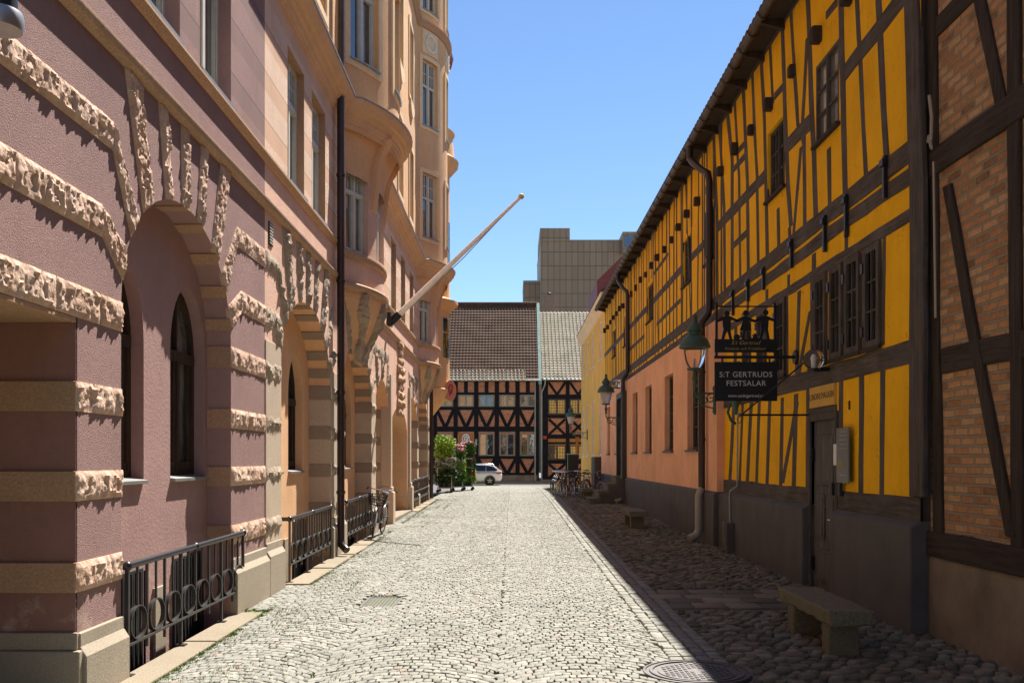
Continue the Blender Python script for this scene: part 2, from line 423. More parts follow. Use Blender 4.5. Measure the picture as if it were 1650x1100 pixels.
M['doorb'] = timber('varnished_door_wood', (.42,.20,.06), (.36,.17,.05))
M['zinc'] = plain('zinc_sheet', (.34,.36,.34), .5, .15, 3, 30, .001, .3, .5)
M['verd'] = plain('green_copper_strip', (.24,.36,.30), .7, .2, 3, 30, .002, .3)
# ------------------------------------------------------------------ ground
GY = [(-60,0),(8,0),(14,.03),(20,.08),(28,.17),(36,.235),(44,.25),(52,.16),(60,.02),(70,-.04),(3000,-.04)]
def gz(y):
    for (a,za),(b,zb) in zip(GY, GY[1:]):
        if a <= y <= b:
            t = (y-a)/(b-a); return za+(zb-za)*t
    return 0.0
gzv = np.vectorize(gz)
# outer ground to the horizon
mb = MB(); mb.add([(-3000,-400,-.9),(3000,-400,-.9),(3000,3000,-.9),(-3000,3000,-.9)], [(0,1,2,3)])
obj('ground', mb, M['earth'], kind='structure')
# bed of sand and moss under the paving
mb = MB(); xs = [-3.19,-2.5,-1.5,0,1.5,1.9,3,4.5]; ys = [-12+i*1.0 for i in range(79)]
mb.add([(x,y,gz(y)-.022) for y in ys for x in xs], [(j*8+i, j*8+i+1, (j+1)*8+i+1, (j+1)*8+i) for j in range(len(ys)-1) for i in range(7)])
obj('street_bed', mb, M['joint'], kind='structure')
mb = MB()
mb.add([(x,y,gz(y)-.03) for y in (41.6,46,52,58,61.5) for x in (-40,-3.19)], [(2*j,2*j+1,2*j+3,2*j+2) for j in range(4)])
mb.add([(x,y,gz(y)-.03) for y in (56.5,61.5) for x in (4.5,40)], [(0,1,3,2)])
obj('side_pavement', mb, M['asph'], kind='structure')
mb = MB(); mb.add([(x,y,-.028) for y in (61.5,69.2) for x in (-60,60)], [(0,1,3,2)])
obj('cross_road', mb, M['asph'], kind='structure')
mb = MB(); mb.box(-60,60,69.2,74,-.4,.09)
obj('far_pavement', mb, M['slab'], kind='structure')

rs = np.random.RandomState(5)
HOLES = [('c', 1.56, 7.86, .47), ('r', -1.84,-1.42, 11.28,12.1)]
SLABS = [(-3.2,-2.89,7.25,11.0),(-3.2,-2.86,13.1,19.9),(-3.2,-2.9,28.6,35.6)]
def keep(cx, cy):
    k = np.ones(len(cx), bool)
    for h in HOLES:
        if h[0] == 'c': k &= (cx-h[1])**2+(cy-h[2])**2 > h[3]**2
        else: k &= ~((cx>h[1]-.03)&(cx<h[2]+.03)&(cy>h[3]-.03)&(cy<h[4]+.03))
    for a,b,c,d in SLABS: k &= ~((cx>a-.1)&(cx<b+.03)&(cy>c-.03)&(cy<d+.03))
    return k
def setts(name, corners, mat, gap=.0035, inset=.88, hgt=.009, tilt=.003):
    """corners (N,4,2): each stone is a dressed block with a worn, slightly tilted top"""
    c = corners.mean(1, keepdims=True); n = len(corners)
    size = np.linalg.norm(corners[:,1]-corners[:,0], axis=1)[:,None,None]
    o = c+(corners-c)*(1-2*gap/np.maximum(size,.03)); i = c+(o-c)*inset
    i = i+(rs.rand(n,4,2)-.5)*.012
    base = gzv(c[:,0,1])[:,None]
    zo = np.repeat(base-.03, 4, 1); zm = np.repeat(base-.004, 4, 1)+(rs.rand(n,4)-.5)*.004
    zi = base+hgt*.35+(rs.rand(n,1)-.5)*tilt*1.6+(rs.rand(n,4)-.5)*tilt
    V = np.concatenate([np.dstack([o,zo]), np.dstack([o,zm]), np.dstack([i,zi])], 1).reshape(-1,3)
    b = (np.arange(n)*12)[:,None]
    fs = [b+np.array([[8,9,10,11]])]
    for l in (0,4):
        for k in range(4):
            fs.append(b+np.array([[l+k, l+(k+1)%4, l+4+(k+1)%4, l+4+k]]))
    Fc = np.concatenate(fs, 0)
    me = bpy.data.meshes.new(name)
    me.from_pydata(V.tolist(), [], Fc.tolist())
    me.polygons.foreach_set('use_smooth', [True]*len(Fc)); me.set_sharp_from_angle(angle=math.radians(62))
    me.materials.append(mat); o2 = bpy.data.objects.new(name, me); COL.objects.link(o2); return o2
# segmental arcs of setts across the carriageway
cor = []
x0, x1 = -3.18, 1.40; cw = (x1-x0)/3; per = 20
for k in range(3):
    xl = x0+k*cw
    for j in range(-8, 540):
        yb = 4.4+j*.108
        ed = [xl+cw*(i+((rs.rand()-.5)*.40+(.25 if j%2 else -.25) if 0<i<per else (rs.rand()-.5)*.6))/per for i in range(per+1)]
        def yy(x, r):
            t = (x-xl)/cw*2-1
            return yb + r*.108 + .46*(1-t*t) + .035*math.sin(1.7*x+yb*.9+k)
        jt = (rs.rand(per+1)-.5)*.026
        for i in range(per):
            a, b = ed[i], ed[i+1]
            q = (rs.rand(4)-.5)*.02
            cor.append([(a+q[0],yy(a,0)+jt[i]),(b+q[1],yy(b,0)+jt[i+1]),(b+q[2],yy(b,1)+jt[i+1]),(a+q[3],yy(a,1)+jt[i])])
cor = np.array(cor); cc = cor.mean(1); cor = cor[keep(cc[:,0],cc[:,1]) & (cc[:,1]<61.3)]
o = setts('cobbled_street', cor, M['sett']); o['kind'] = 'structure'
# straight gutter courses along the shade side
cor = []
for r in range(4):
    y = 4.0
    while y < 60:
        l = U(.10,.19); a = 1.42+r*.125+U(-.006,.006); w = .122
        cor.append([(a,y),(a+w,y+U(-.008,.008)),(a+w,y+l),(a,y+l+U(-.008,.008))]); y += l+.004
cor = np.array(cor); cc = cor.mean(1); cor = cor[keep(cc[:,0],cc[:,1])]
o = setts('gutter_course', cor, M['sett'], .006, .84, .014, .006); o['kind'] = 'structure'
# slab crossing to the warehouse door
cor = []
for r in range(4):
    x = 1.88+(r%2)*.18-.1
    while x < 4.0:
        l = U(.38,.6); y = 11.15+r*.37
        cor.append([(x,y),(x+l,y+U(-.02,.02)),(x+l,y+.365),(x,y+.365)]); x += l+.006
o = setts('slab_crossing', np.array(cor), M['cob'], .007, .93, .02, .008); o['kind'] = 'structure'
# fieldstones
V = []; Fc = []
def stone(cx, cy, a, b, h, rot, base):
    n = 8; o = len(V); ca, sa = math.cos(rot), math.sin(rot)
    js = [U(.82,1.12) for _ in range(n)]
    for rr, hh in ((1.0,-.035),(.93,h*.35),(.62,h*.85)):
        for k in range(n):
            an = 2*PI*k/n; x = a*rr*js[k]*math.cos(an); y = b*rr*js[k]*math.sin(an)
            V.append((cx+x*ca-y*sa, cy+x*sa+y*ca, base+hh+U(-.004,.004)))
    V.append((cx,cy,base+h))
    for l in range(2):
        for k in range(n): Fc.append((o+l*n+k, o+l*n+(k+1)%n, o+(l+1)*n+(k+1)%n, o+(l+1)*n+k))
    for k in range(n): Fc.append((o+2*n+k, o+2*n+(k+1)%n, o+3*n))
y = 4.2; row = 0
while y < 46:
    st = .125 if y < 26 else .19
    x = 1.95+(row%2)*.07
    while x < 4.35:
        cx = x+U(-.03,.03); cy = y+U(-.035,.035)
        blocked = (11.0 < cy < 12.7 and cx < 3.98) or (cx-1.56)**2+(cy-7.86)**2 < .27
        if not blocked and U(0,1) > .06:
            s = st*.56*U(.5,1.18); stone(cx, cy, s*U(.95,1.45), s*U(.75,1.0), U(.010,.026), U(-.6,.6), gz(cy)-.006)
        x += st*1.18
    y += st*.98; row += 1
me = bpy.data.meshes.new('fieldstone_pavement'); me.from_pydata(V, [], Fc); me.polygons.foreach_set('use_smooth', [True]*len(Fc))
me.materials.append(M['cob']); o = bpy.data.objects.new('fieldstone_pavement', me); COL.objects.link(o); o['kind'] = 'structure'
# kerb slabs in front of the light wells
mb = MB()
for a,b,c,d in SLABS:
    y = c
    while y < d-.3:
        y2 = min(d, y+U(1.5,2.0)); zz = gz((y+y2)/2)
        mb.box(a,b,y+.004,y2-.004,zz-.3,zz+.018); y = y2
obj('kerb_slabs', mb, M['slab'], kind='structure', bevel=.012)
# grass in the joints on the sunny side, moss tufts among the fieldstones
V = []; Fc = []
def tuft(x, y, n, h):
    if -1.95 < x < -1.3 and 11.1 < y < 12.25: return
    for _ in range(n):
        bx, by = x+U(-.03,.03), y+U(-.03,.03); an = U(0,2*PI); w = U(.002,.005); hh = h*U(.5,1.2); ln = U(0,.7)*hh
        o = len(V); dx, dy = math.cos(an), math.sin(an); z = gz(by)-.015
        V.extend([(bx-dy*w,by+dx*w,z),(bx+dy*w,by-dx*w,z),(bx+dx*ln*.4+dy*w*.7,by+dy*ln*.4-dx*w*.7,z+hh*.6),(bx+dx*ln,by+dy*ln,z+hh)])
        Fc.append((o,o+1,o+2)); Fc.append((o,o+2,o+3))
for _ in range(9000):
    y = 6+34*U(0,1)**1.6; x = -3.1+abs(rnd.gauss(0,.55)) if U(0,1) < .8 else U(-3,-.8)
    if N(x*1.3, y*.9, 3.3) < .02: continue
    if any(a-.02<x<b+.0 and c<y<d for a,b,c,d in SLABS): x = -2.875+U(0,.03)
    tuft(x, y, 5, .034)
for _ in range(900):
    y = U(5,30); x = U(1.95,4.05)
    if N(x*1.1, y*1.1, 9.1) < .12: continue
    tuft(x, y, 6, .035)
for _ in range(2600):
    y = U(10.5,36); ln = rnd.choice((-2.84,-2.84,-2.70,-2.48,-2.2))+rnd.gauss(0,.03)
    if N(ln*2.1, y*.55, 5.5) < -.02: continue
    tuft(ln, y+U(-.03,.03), 6, .038)
for _ in range(500): tuft(1.95+abs(rnd.gauss(0,.25)), U(42,52), 5, .07)
me = bpy.data.meshes.new('joint_grass'); me.from_pydata(V, [], Fc)
g = G('joint_grass'); r = g.node('ShaderNodeNewGeometry').outputs['Random Per Island']
me.materials.append(g.out(g.ramp(r, [(0,(.08,.15,.015)),(.6,(.14,.24,.03)),(1,(.25,.26,.07))]), .8))
o = bpy.data.objects.new('joint_grass', me); COL.objects.link(o); o['kind'] = 'stuff'; tag(o, 'short grass and moss growing in the paving joints', 'grass')
# ------------------------------------------------------------------ left side of the street
LX = -3.2
def LM(y, z, d=0): return (LX-d, y, z)          # left wall: d runs into the wall
BANDS = [(.82,1.04),(1.49,1.71),(2.15,2.37),(2.84,3.08),(3.53,3.78),(4.27,4.50)]
def rough_quad(mb, fm, q, dep, res=.028, wall=0.0, flatn=.25):
    """rock-faced stone: quad q (4 wall points) standing proud of the wall with a hewn face"""
    (a,b,c,d) = [Vector((p[0],p[1])) for p in q]
    nu = max(2, int(((b-a).length+(c-d).length)/2/res)); nv = max(2, int(((d-a).length+(c-b).length)/2/res))
    nu = min(nu, 110); nv = min(nv, 70); o = len(mb.v); vs = []; seed = U(0,50)
    ex = []
    for j in range(nv+1):
        for i in range(nu+1):
            u, v = i/nu, j/nv; p = (a*(1-u)+b*u)*(1-v)+(d*(1-u)+c*u)*v
            # chisel facets: every cell is a small tilted plane, broken by finer spalls
            h = .42
            for fsx, fsy, am, sl in ((8,7,.22,2.6),(22,13,.17,5.0),(44,26,.09,8)):
                q = Vector((p.x*fsx+N(p.x,p.y,seed,5)*.8, p.y*fsy, seed)); ds, ps = noise.voronoi(q)
                f0 = ps[0]; t1 = N(f0.x*3.1, f0.y*2.7, f0.z+1.3); t2 = N(f0.x*2.3+9, f0.y*3.7, f0.z); t3 = N(f0.x*5.1, f0.y*1.9+4, f0.z)
                h += am*(t3*1.6 + sl*.35*(t1*(q.x-f0.x)+t2*(q.y-f0.y)))
            e = min(u*nu, (1-u)*nu, v*nv, (1-v)*nv)
            k = min(1, .30+e*.35)
            vs.append(fm(p.x+U(-.002,.002)*(e>0), p.y, wall-dep*max(.10, h)*k))
    fs = [(j*(nu+1)+i, j*(nu+1)+i+1, (j+1)*(nu+1)+i+1, (j+1)*(nu+1)+i) for j in range(nv) for i in range(nu)]
    rim = [i for i in range(nu+1)]+[j*(nu+1)+nu for j in range(1,nv+1)]+[nv*(nu+1)+i for i in range(nu-1,-1,-1)]+[j*(nu+1) for j in range(nv-1,0,-1)]
    base = len(vs)
    for r in rim:
        i, j = r % (nu+1), r//(nu+1); u, v = i/nu, j/nv; p = (a*(1-u)+b*u)*(1-v)+(d*(1-u)+c*u)*v
        vs.append(fm(p.x, p.y, wall+.03))
    m = len(rim)
    fs += [(rim[k], rim[(k+1)%m], base+(k+1)%m, base+k) for k in range(m)]
    mb.add(vs, fs)
def band_run(house, y0, y1, z0, z1, dep, mat, res, name='stone_band'):
    y = y0; mb = MB()
    while y < y1-1e-3:
        y2 = y+U(.45,.95)
        if y1-y2 < .3: y2 = y1
        rough_quad(mb, LM, [(y+.003,z0),(y2-.003,z0),(y2-.003,z1),(y+.003,z1)], dep, res); y = y2
    return obj(name, mb, mat, house, smooth=28)
def arch_pts(yc, a, zs, rise, zb, n=18, half=None):
    pts = [(yc-a, zb), (yc-a, zs)]
    for i in range(1, n): 
        t = PI-PI*i/n; pts.append((yc+a*math.cos(t), zs+rise*math.sin(t)))
    return pts+[(yc+a, zs), (yc+a, zb)]
def arch_z(u, a, zs, rise): return zs+rise*math.sqrt(max(0, 1-(u/a)**2))
def arched_window(house, yc, a, zs, zb, d, wood, pane, rise=None):
    rise = rise or a*1.0
    fm = LM; out = arch_pts(yc, a+.03, zs, rise+.03, zb-.03, 16); inn = arch_pts(yc, a-.075, zs, rise-.075, zb+.09, 16)
    mb = MB()
    n = len(out)
    vs = [fm(*p, d) for p in out]+[fm(*p, d) for p in inn]+[fm(*p, d+.06) for p in inn]
    mb.add(vs, [(i,(i+1)%n,(i+1)%n+n,i+n) for i in range(n)]+[(i+n,(i+1)%n+n,(i+1)%n+2*n,i+2*n) for i in range(n)])
    mb.wbox(fm, yc-.035, yc+.035, zb+.06, zs+.02, d-.012, d+.05)
    mb.wbox(fm, yc-a+.05, yc+a-.05, zs-.06, zs+.05, d-.022, d+.05)
    for s in (-1,1):                              # casement stiles
        for e in (.07, a-.16): mb.wbox(fm, yc+s*e-.028, yc+s*e+.028, zb+.06, zs-.05, d+.008, d+.045)
        mb.wbox(fm, *sorted((yc+s*.04, yc+s*(a-.1))), zb+.085, zb+.17, d+.006, d+.045)
    mb.wbox(fm, yc-.02, yc+.02, zs+.03, zs+rise-.07, d+.004, d+.045)
    w = obj('window', mb, wood, house, smooth=40)
    mb = MB(); mb.add([fm(*p, d+.05) for p in inn], [tuple(range(n))])
    obj('pane', mb, pane, w)
    return w
def sill(house, y0, y1, z, d0, d1, mat):
    mb = MB(); mb.add([LM(y,zz,d) for d,zz in ((d1,z+.03),(d0,z),(d0,z-.03),(d1,z-.02)) for y in (y0,y1)], [(0,1,3,2),(2,3,5,4),(4,5,7,6),(0,2,4,6),(1,7,5,3)])
    obj('window_sill', mb, mat, house)
def tall_window(house, fm, y0, y1, z0, z1, d, wood, pane, tr=.68, lights=2, parent_kind='window'):
    """casement window with transom and small panes in the upper lights"""
    mb = MB(); t = .055
    mb.wbox(fm,y0-.01,y0+t,z0-.01,z1+.01,d,d+.07); mb.wbox(fm,y1-t,y1+.01,z0-.01,z1+.01,d,d+.07)
    mb.wbox(fm,y0+t,y1-t,z0-.01,z0+t+.02,d+.002,d+.07); mb.wbox(fm,y0+t,y1-t,z1-t,z1+.01,d+.002,d+.07)
    zt = z0+(z1-z0)*tr; ym = (y0+y1)/2
    mb.wbox(fm,y0+t,y1-t,zt-.04,zt+.04,d-.015,d+.07)
    mb.wbox(fm,ym-.04,ym+.04,z0+t,zt-.04,d-.008,d+.07); mb.wbox(fm,ym-.035,ym+.035,zt+.04,z1-t,d-.006,d+.07)
    for s in (0,1):
        a = y0+t+(ym-y0-.0)*s; b = ym-.04 if s == 0 else y1-t; a = y0+t if s == 0 else ym+.04
        for q in (a, b-.035): mb.wbox(fm,q,q+.035,z0+t,zt-.04,d+.012,d+.06); mb.wbox(fm,q,q+.03,zt+.04,z1-t,d+.012,d+.06)
        mb.wbox(fm,(a+b)/2-.012,(a+b)/2+.012,zt+.04,z1-t,d+.02,d+.06)
        mb.wbox(fm,a,b,(zt+z1)/2-.012,(zt+z1)/2+.012,d+.022,d+.06)
    w = obj('window', mb, wood, house)
    mb = MB(); k = max(1, int((y1-y0)/.3)); 
    for i in range(k):
        a, b = y0+(y1-y0)*i/k, y0+(y1-y0)*(i+1)/k
        mb.add([fm(a,z0,d+.055),fm(b,z0,d+.055),fm(b,z1,d+.055),fm(a,z1,d+.055)], [(0,1,2,3)])
    obj('pane', mb, pane, w)
    return w

mauve = thing('corner_house', 'mauve roughcast stone-banded house with arched ground floor, nearest on the left', 'house', (LX,2,0))
apri = thing('apartment_house', 'tall apricot and pink house with rounded bays down the left side', 'house', (LX,27,0))

# ---- main wall sheets -------------------------------------------------
YB = 12.05
a1 = dict(yc=9.11, a=1.49, zs=3.07, rise=1.2)
a2 = dict(yc=14.6, a=1.73, zs=3.1, rise=1.12)
a3 = dict(yc=19.4, a=1.72, zs=3.1, rise=1.12)
a4 = dict(yc=22.95, a=1.15, zs=3.0, rise=.75)
a5 = dict(yc=26.5, a=1.9, zs=2.5, rise=.75)
a6 = dict(yc=30.1, a=1.2, zs=3.0, rise=.75)
a7 = dict(yc=33.4, a=1.6, zs=3.1, rise=1.12)
def A(d, zb): return arch_pts(d['yc'], d['a'], d['zs'], d['rise'], zb)
mb = MB()
mb.holed(LM, [(-9,-.6),(YB,-.6),(YB,5.06),(-9,5.06)], [[(1.9,-.58),(1.9,2.84),(6.83,2.84),(6.83,-.58)], A(a1,-.55)], 0)
mb.holed(LM, [(-9,5.06),(YB,5.06),(YB,5.72),(-9,5.72)], [], 0)
obj('ground_floor_wall', mb, M['mauve'], mauve)
w1 = [(7.92,8.97),(9.54,10.6),(6.3,7.35),(3.2,4.25)]
mb = MB(); mb.grid(LM, [-9,YB], [5.72,8.0], [(a,b,5.80,7.75) for a,b in w1], 0, 0)
obj('first_floor_wall', mb, M['mauve_s'], mauve)
for a,b in w1:
    mb = MB()
    for y in (a,b): mb.add([LM(y,5.8,0),LM(y,7.75,0),LM(y,7.75,.26),LM(y,5.8,.26)], [(0,1,2,3)])
    for z in (5.8,7.75): mb.add([LM(a,z,0),LM(b,z,0),LM(b,z,.26),LM(a,z,.26)], [(0,1,2,3)])
    obj('window_reveal', mb, M['mauve_sm'], mauve)
for a,b in w1:
    tall_window(mauve, LM, a, b, 5.82, 7.75, .14, M['greyw'], M['glassl'], .99)
    sill(mauve, a-.03, b+.03, 5.8, -.045, .15, M['lead'])
mb = MB(); mb.grid(LM, [-9,YB], [8.0,15.0], [], 0)
mb.add([(LX,-9,-.6),(LX-9,-9,-.6),(LX-9,-9,15),(LX,-9,15)], [(0,1,2,3)])
mb.add([(LX,-9,15),(LX,YB,15),(LX-9,YB,15),(LX-9,-9,15)], [(0,1,2,3)])
obj('upper_wall', mb, M['mauve'], mauve)
# arch recess
def recess(house, ar, e, zb, wins, wallm, jambm, wood, pane, sillm, e2=.15, zsill=1.6):
    mb = MB(); o = A(ar, zb); n = len(o)
    mb.add([LM(*p,0) for p in o]+[LM(*p,e) for p in o], [(i,i+1,i+1+n,i+n) for i in range(n-1)])
    obj('arch_reveal', mb, jambm, house, smooth=30)
    mb = MB(); hs = [arch_pts(yc, a, zs, r, zsill, 16) for yc,a,zs,r in wins]
    mb.holed(LM, o, hs, e, e2)
    obj('recess_wall', mb, wallm, house)
    for yc,a,zs,r in wins:
        arched_window(house, yc, a, zs, zsill, e+e2-.03, wood, pane, r)
        sill(house, yc-a+.01, yc+a-.01, zsill, e-.05, e+e2-.02, sillm)
recess(mauve, a1, .27, -.55, [(8.24,.53,2.9,.72),(9.98,.53,2.9,.72)], M['mauve_sm'], M['mauve_sm'], M['brownw'], M['glassl'], M['lead'])
# entrance recess at the near left, its jamb faces the viewer
mb = MB()
mb.box(LX-1.2,LX,6.835,6.85,-.6,2.84); mb.add([LM(1.9,2.84,0),LM(6.83,2.84,0),LM(6.83,2.84,1.2),LM(1.9,2.84,1.2)], [(0,1,2,3)])
mb.add([LM(1.9,-.6,1.2),LM(6.9,-.6,1.2),LM(6.9,2.84,1.2),LM(1.9,2.84,1.2)], [(0,1,2,3)])
obj('entrance_recess', mb, M['mauve_shade'], mauve)
mb = MB()
for i,(z0,z1) in enumerate(BANDS[:3]):
    mb.box(LX-1.1,LX+.004,6.805,6.834,z0,z1)
mb.box(LX-1.1,LX+.004,1.9,6.83,2.80,2.838)
obj('jamb_stone', mb, M['sand_sm'], mauve, bevel=.006)
mb = MB(); mb.box(LX-1.2,LX+.05,6.77,6.834,-.3,.40); mb.box(LX-1.2,LX+.02,6.80,6.834,.40,.53)
obj('jamb_plinth', mb, M['gran'], mauve, bevel=.01)
mb = MB(); mb.box(LX-1.2,LX-.16,3,6.5,-.3,.07); mb.box(LX-1.2,LX-.5,3,6.4,.07,.22)
obj('entrance_step', mb, M['slab'], mauve, bevel=.015)

def plinth_run(house, y0, y1, top, mat, step=.33, seg=1.6):
    mb = MB(); y = y0
    while y < y1-1e-3:
        y2 = y+seg*U(.8,1.2)
        if y1-y2 < .5: y2 = y1
        pr = [(LX-.3,-.6),(LX+.075,-.6),(LX+.075,top-.17),(LX+.03,top-.10),(LX+.03,top),(LX-.3,top)]
        mb.prism([(x,y+.002,z) for x,z in pr], (0,y2-y-.004,0)); y = y2
    obj('plinth', mb, mat, house, bevel=.008)
plinth_run(mauve, 6.836, 7.615, .52, M['gran']); plinth_run(mauve, 10.605, YB, .66, M['gran'])
plinth_run(mauve, -9, 1.9, .52, M['gran'])
plinth_run(apri, YB, 12.865, .70, M['gran'])
# stone bands of the mauve house
for i,(z0,z1) in enumerate(BANDS):
    res = .020
    if i < 3: band_run(mauve, 6.81, 7.63, z0, z1, .062, M['sand'], res)
    else: band_run(mauve, 2.5, {3:7.635,4:7.27,5:7.46}[i], z0, z1, .066, M['sand'], res)
    band_run(mauve, {4:10.98,5:10.8}.get(i,10.585), YB, z0, z1, .062, M['sand'], .026)
    if i < 4:                                      # smooth returns on the arch jambs
        mb = MB(); mb.box(LX-.27,LX,10.582,10.602,z0,z1)
        obj('jamb_stone', mb, M['sand_sm'], mauve, bevel=.005)
def vous(house, ar, mat, dep, res, items):
    """radiating stones: (u_in0,u_in1,u_out0,u_out1,z_out)"""
    for a0,a1_,b0,b1,zo in items:
        yc = ar['yc']; mb = MB()
        z0, z1 = arch_z(a0,ar['a'],ar['zs'],ar['rise']), arch_z(a1_,ar['a'],ar['zs'],ar['rise'])
        zo = zo if isinstance(zo, tuple) else (zo, zo)
        rough_quad(mb, LM, [(yc+a0,z0),(yc+a1_,z1),(yc+b1,zo[1]),(yc+b0,zo[0])], dep, res)
        obj('voussoir', mb, mat, house, smooth=28)
def vset(k):
    return [(-1.04*k,-.80*k,-1.44*k,-1.10*k,5.05),(-.52*k,-.34*k,-.70*k,-.46*k,5.05),(-.1*k,.1*k,-.12*k,.12*k,5.05),
            (.34*k,.52*k,.46*k,.70*k,5.05),(.80*k,1.04*k,1.10*k,1.44*k,5.05)]
def bends(k, a, hb=True):
    return [(-1.30*k,-1.14*k,-1.655*k,-1.655*k,(4.27,4.5)),(-1.47*k,-1.38*k,-1.845*k,-1.845*k,(3.53,3.78)),
            (1.14*k,1.30*k,1.69*k,1.69*k,(4.5,4.27)),(1.38*k,1.47*k,1.87*k,1.87*k,(3.78,3.53))]
vous(mauve, a1, M['sand'], .062, .018, vset(1.0)+bends(1.0, 1.49))
def soffit_stones(house, ar, e, mat, angs, half=.055):
    for t in angs:
        mb = MB(); pts = []
        for s in (-1,1):
            for r in (1.0,.985):
                pts.append((ar['yc']+ar['a']*r*math.cos(t+s*half), ar['zs']+ar['rise']*r*math.sin(t+s*half)))
        poly = [pts[0],pts[1],pts[3],pts[2]]
        mb.wprism(LM, poly, -.012, e)
        obj('soffit_stone', mb, mat, house)
soffit_stones(mauve, a1, .27, M['sand_sm'], [PI/2-.02, PI/2-.36, PI/2-.72, PI/2-1.05, PI/2-1.36])
# basement light-well windows behind the railing
def well(house, ar, e, mat_g):
    for s in (-1,1):
        yc = ar['yc']+s*ar['a']*.55
        mb = MB(); mb.wbox(LM, yc-.42, yc+.42, -.5, .78, e-.02, e+.05)
        f = obj('cellar_window', mb, M['plast'], house)
        mb = MB()
        for i in range(9): mb.wbox(LM, yc-.40+i*.1, yc-.38+i*.1, -.5, .76, e-.045, e-.03)
        obj('bar', mb, M['iron'], f)
    mb = MB(); mb.wbox(LM, ar['yc']-.12, ar['yc']+.14, -.5, .55, e-.03, e+.05)
    obj('plinth', mb, mat_g, house)
well(mauve, a1, .27, M['gran'])
# string courses and cornice
def course(house, path, prof, mat, name):
    mb = MB(); mb.sweep(path, prof); return obj(name, mb, mat, house, smooth=35)
str1 = [(0,5.03),(.03,5.035),(.07,5.06),(.085,5.10),(.085,5.13),(.03,5.16),(0,5.17)]
str2 = [(0,5.64),(.03,5.645),(.06,5.68),(.075,5.70),(.075,5.73),(0,5.76)]
big = [(0,8.10),(.03,8.11),(.035,8.17),(.06,8.19),(.07,8.25),(.12,8.28),(.14,8.33),(.20,8.36),(.22,8.41),(.26,8.44),(.28,8.50),(.28,8.53),(.04,8.60),(0,8.60)]
flat = lambda a,b: [(LX,a),(LX,b)]
course(mauve, flat(-9,YB), str1, M['ltrim'], 'string_course'); course(mauve, flat(-9,YB), str2, M['ltrim'], 'sill_course')
course(mauve, flat(-9,YB), big, M['cornice'], 'cornice')

# ---- apricot house -----------------------------------------------------
YE = 36.9
mb = MB(); mb.holed(LM, [(YB,-.6),(YE,-.6),(YE,5.06),(YB,5.06)], [A(a2,-.55),A(a3,-.55),A(a4,-.55),A(a5,-.58),A(a6,-.55),A(a7,-.55)], 0)
obj('ground_floor_wall', mb, M['pinkpl'], apri)
mb = MB(); mb.grid(LM, [YB,YE], [5.06,5.72], [], 0); obj('frieze_wall', mb, M['pinkpl'], apri)
recess(apri, a2, .36, -.55, [(13.85,.5,2.75,.75),(15.3,.5,2.75,.75)], M['apri'], M['apri'], M['brownw'], M['glass'], M['lead'])
recess(apri, a3, .36, -.55, [(18.75,.5,2.75,.75),(20.1,.5,2.75,.75)], M['apri'], M['apri'], M['brownw'], M['glass'], M['lead'])
recess(apri, a4, .36, -.55, [(22.95,.55,2.6,.6)], M['apri'], M['apri'], M['brownw'], M['glass'], M['lead'])
recess(apri, a6, .36, -.55, [(30.1,.55,2.6,.6)], M['apri'], M['apri'], M['brownw'], M['glass'], M['lead'])
recess(apri, a7, .36, -.55, [(32.6,.5,2.75,.75),(34.1,.5,2.75,.75)], M['apri'], M['apri'], M['brownw'], M['glass'], M['lead'])
for ar in (a2,a3,a7): well(apri, ar, .36, M['gran'])
# portal
mb = MB(); o_ = A(a5,-.58); n_ = len(o_)
mb.add([LM(*p,0) for p in o_]+[LM(*p,1.5) for p in o_], [(i,i+1,i+1+n_,i+n_) for i in range(n_-1)])
obj('portal_reveal', mb, M['apri'], apri, smooth=30)
mb = MB(); mb.wbox(LM, 24.5,28.5,-.5,3.4,1.49,1.55); p_ = obj('entrance_door', mb, M['brownw'], apri)
mb = MB(); 
for yy in (25.2,26.5): 
    mb.wbox(LM, yy,yy+1.1,.4,1.2,1.44,1.49); mb.wbox(LM, yy,yy+1.1,1.4,2.4,1.44,1.49)
obj('door_panel', mb, M['doorg'], p_)
mb = MB(); mb.box(LX-1.5,LX+.12,24.4,28.6,-.3,gz(26)+.10)
obj('entrance_step', mb, M['slab'], apri, bevel=.015)
for yy in (24.22,28.78):
    mb = MB(); mb.box(LX-.2,LX+.14,yy-.22,yy+.22,-.3,.95); mb.box(LX-.2,LX+.10,yy-.18,yy+.18,.95,1.08); mb.box(LX-.2,LX+.07,yy-.15,yy+.15,1.08,4.0)
    obj('pilaster', mb, M['gran2'], apri, bevel=.02)
# carved mask keystone over the portal
mb = MB()
for i in range(9):
    z = 3.0+i*.24; w = .55+.12*math.sin(i*1.7); d = .12+.10*math.sin(i*.9+.5)**2
    rough_quad(mb, LM, [(26.5-w,z),(26.5+w,z),(26.5+w,z+.23),(26.5-w,z+.23)], d+.12, .06)
obj('carved_keystone', mb, M['ltrim'], apri, smooth=50)
piers = [(12.05,12.87,1,1),(16.33,17.68,1,1),(21.12,21.8,1,1),(24.02,24.04,0,0),(28.9,28.92,0,0),(31.3,31.8,1,1),(35.0,36.9,1,0)]
for y0,y1,_,_ in piers:
    if y1-y0 < .1: continue
    mb = MB()
    zz = [.68]+[z for b in BANDS[:4] for z in b]+[3.3]
    mb.box(LX-.01,LX+.014,y0+.004,y1-.004,.6,3.35)
    obj('pier_facing', mb, M['gran2'], apri, bevel=.01)
    if y0 > 12.5: plinth_run(apri, y0, y1, .75, M['gran'])
    for i,(z0,z1) in enumerate(BANDS):
        if i < 4: band_run(apri, y0-.0, y1+.0, z0, z1, .085, M['greyst'], .04)
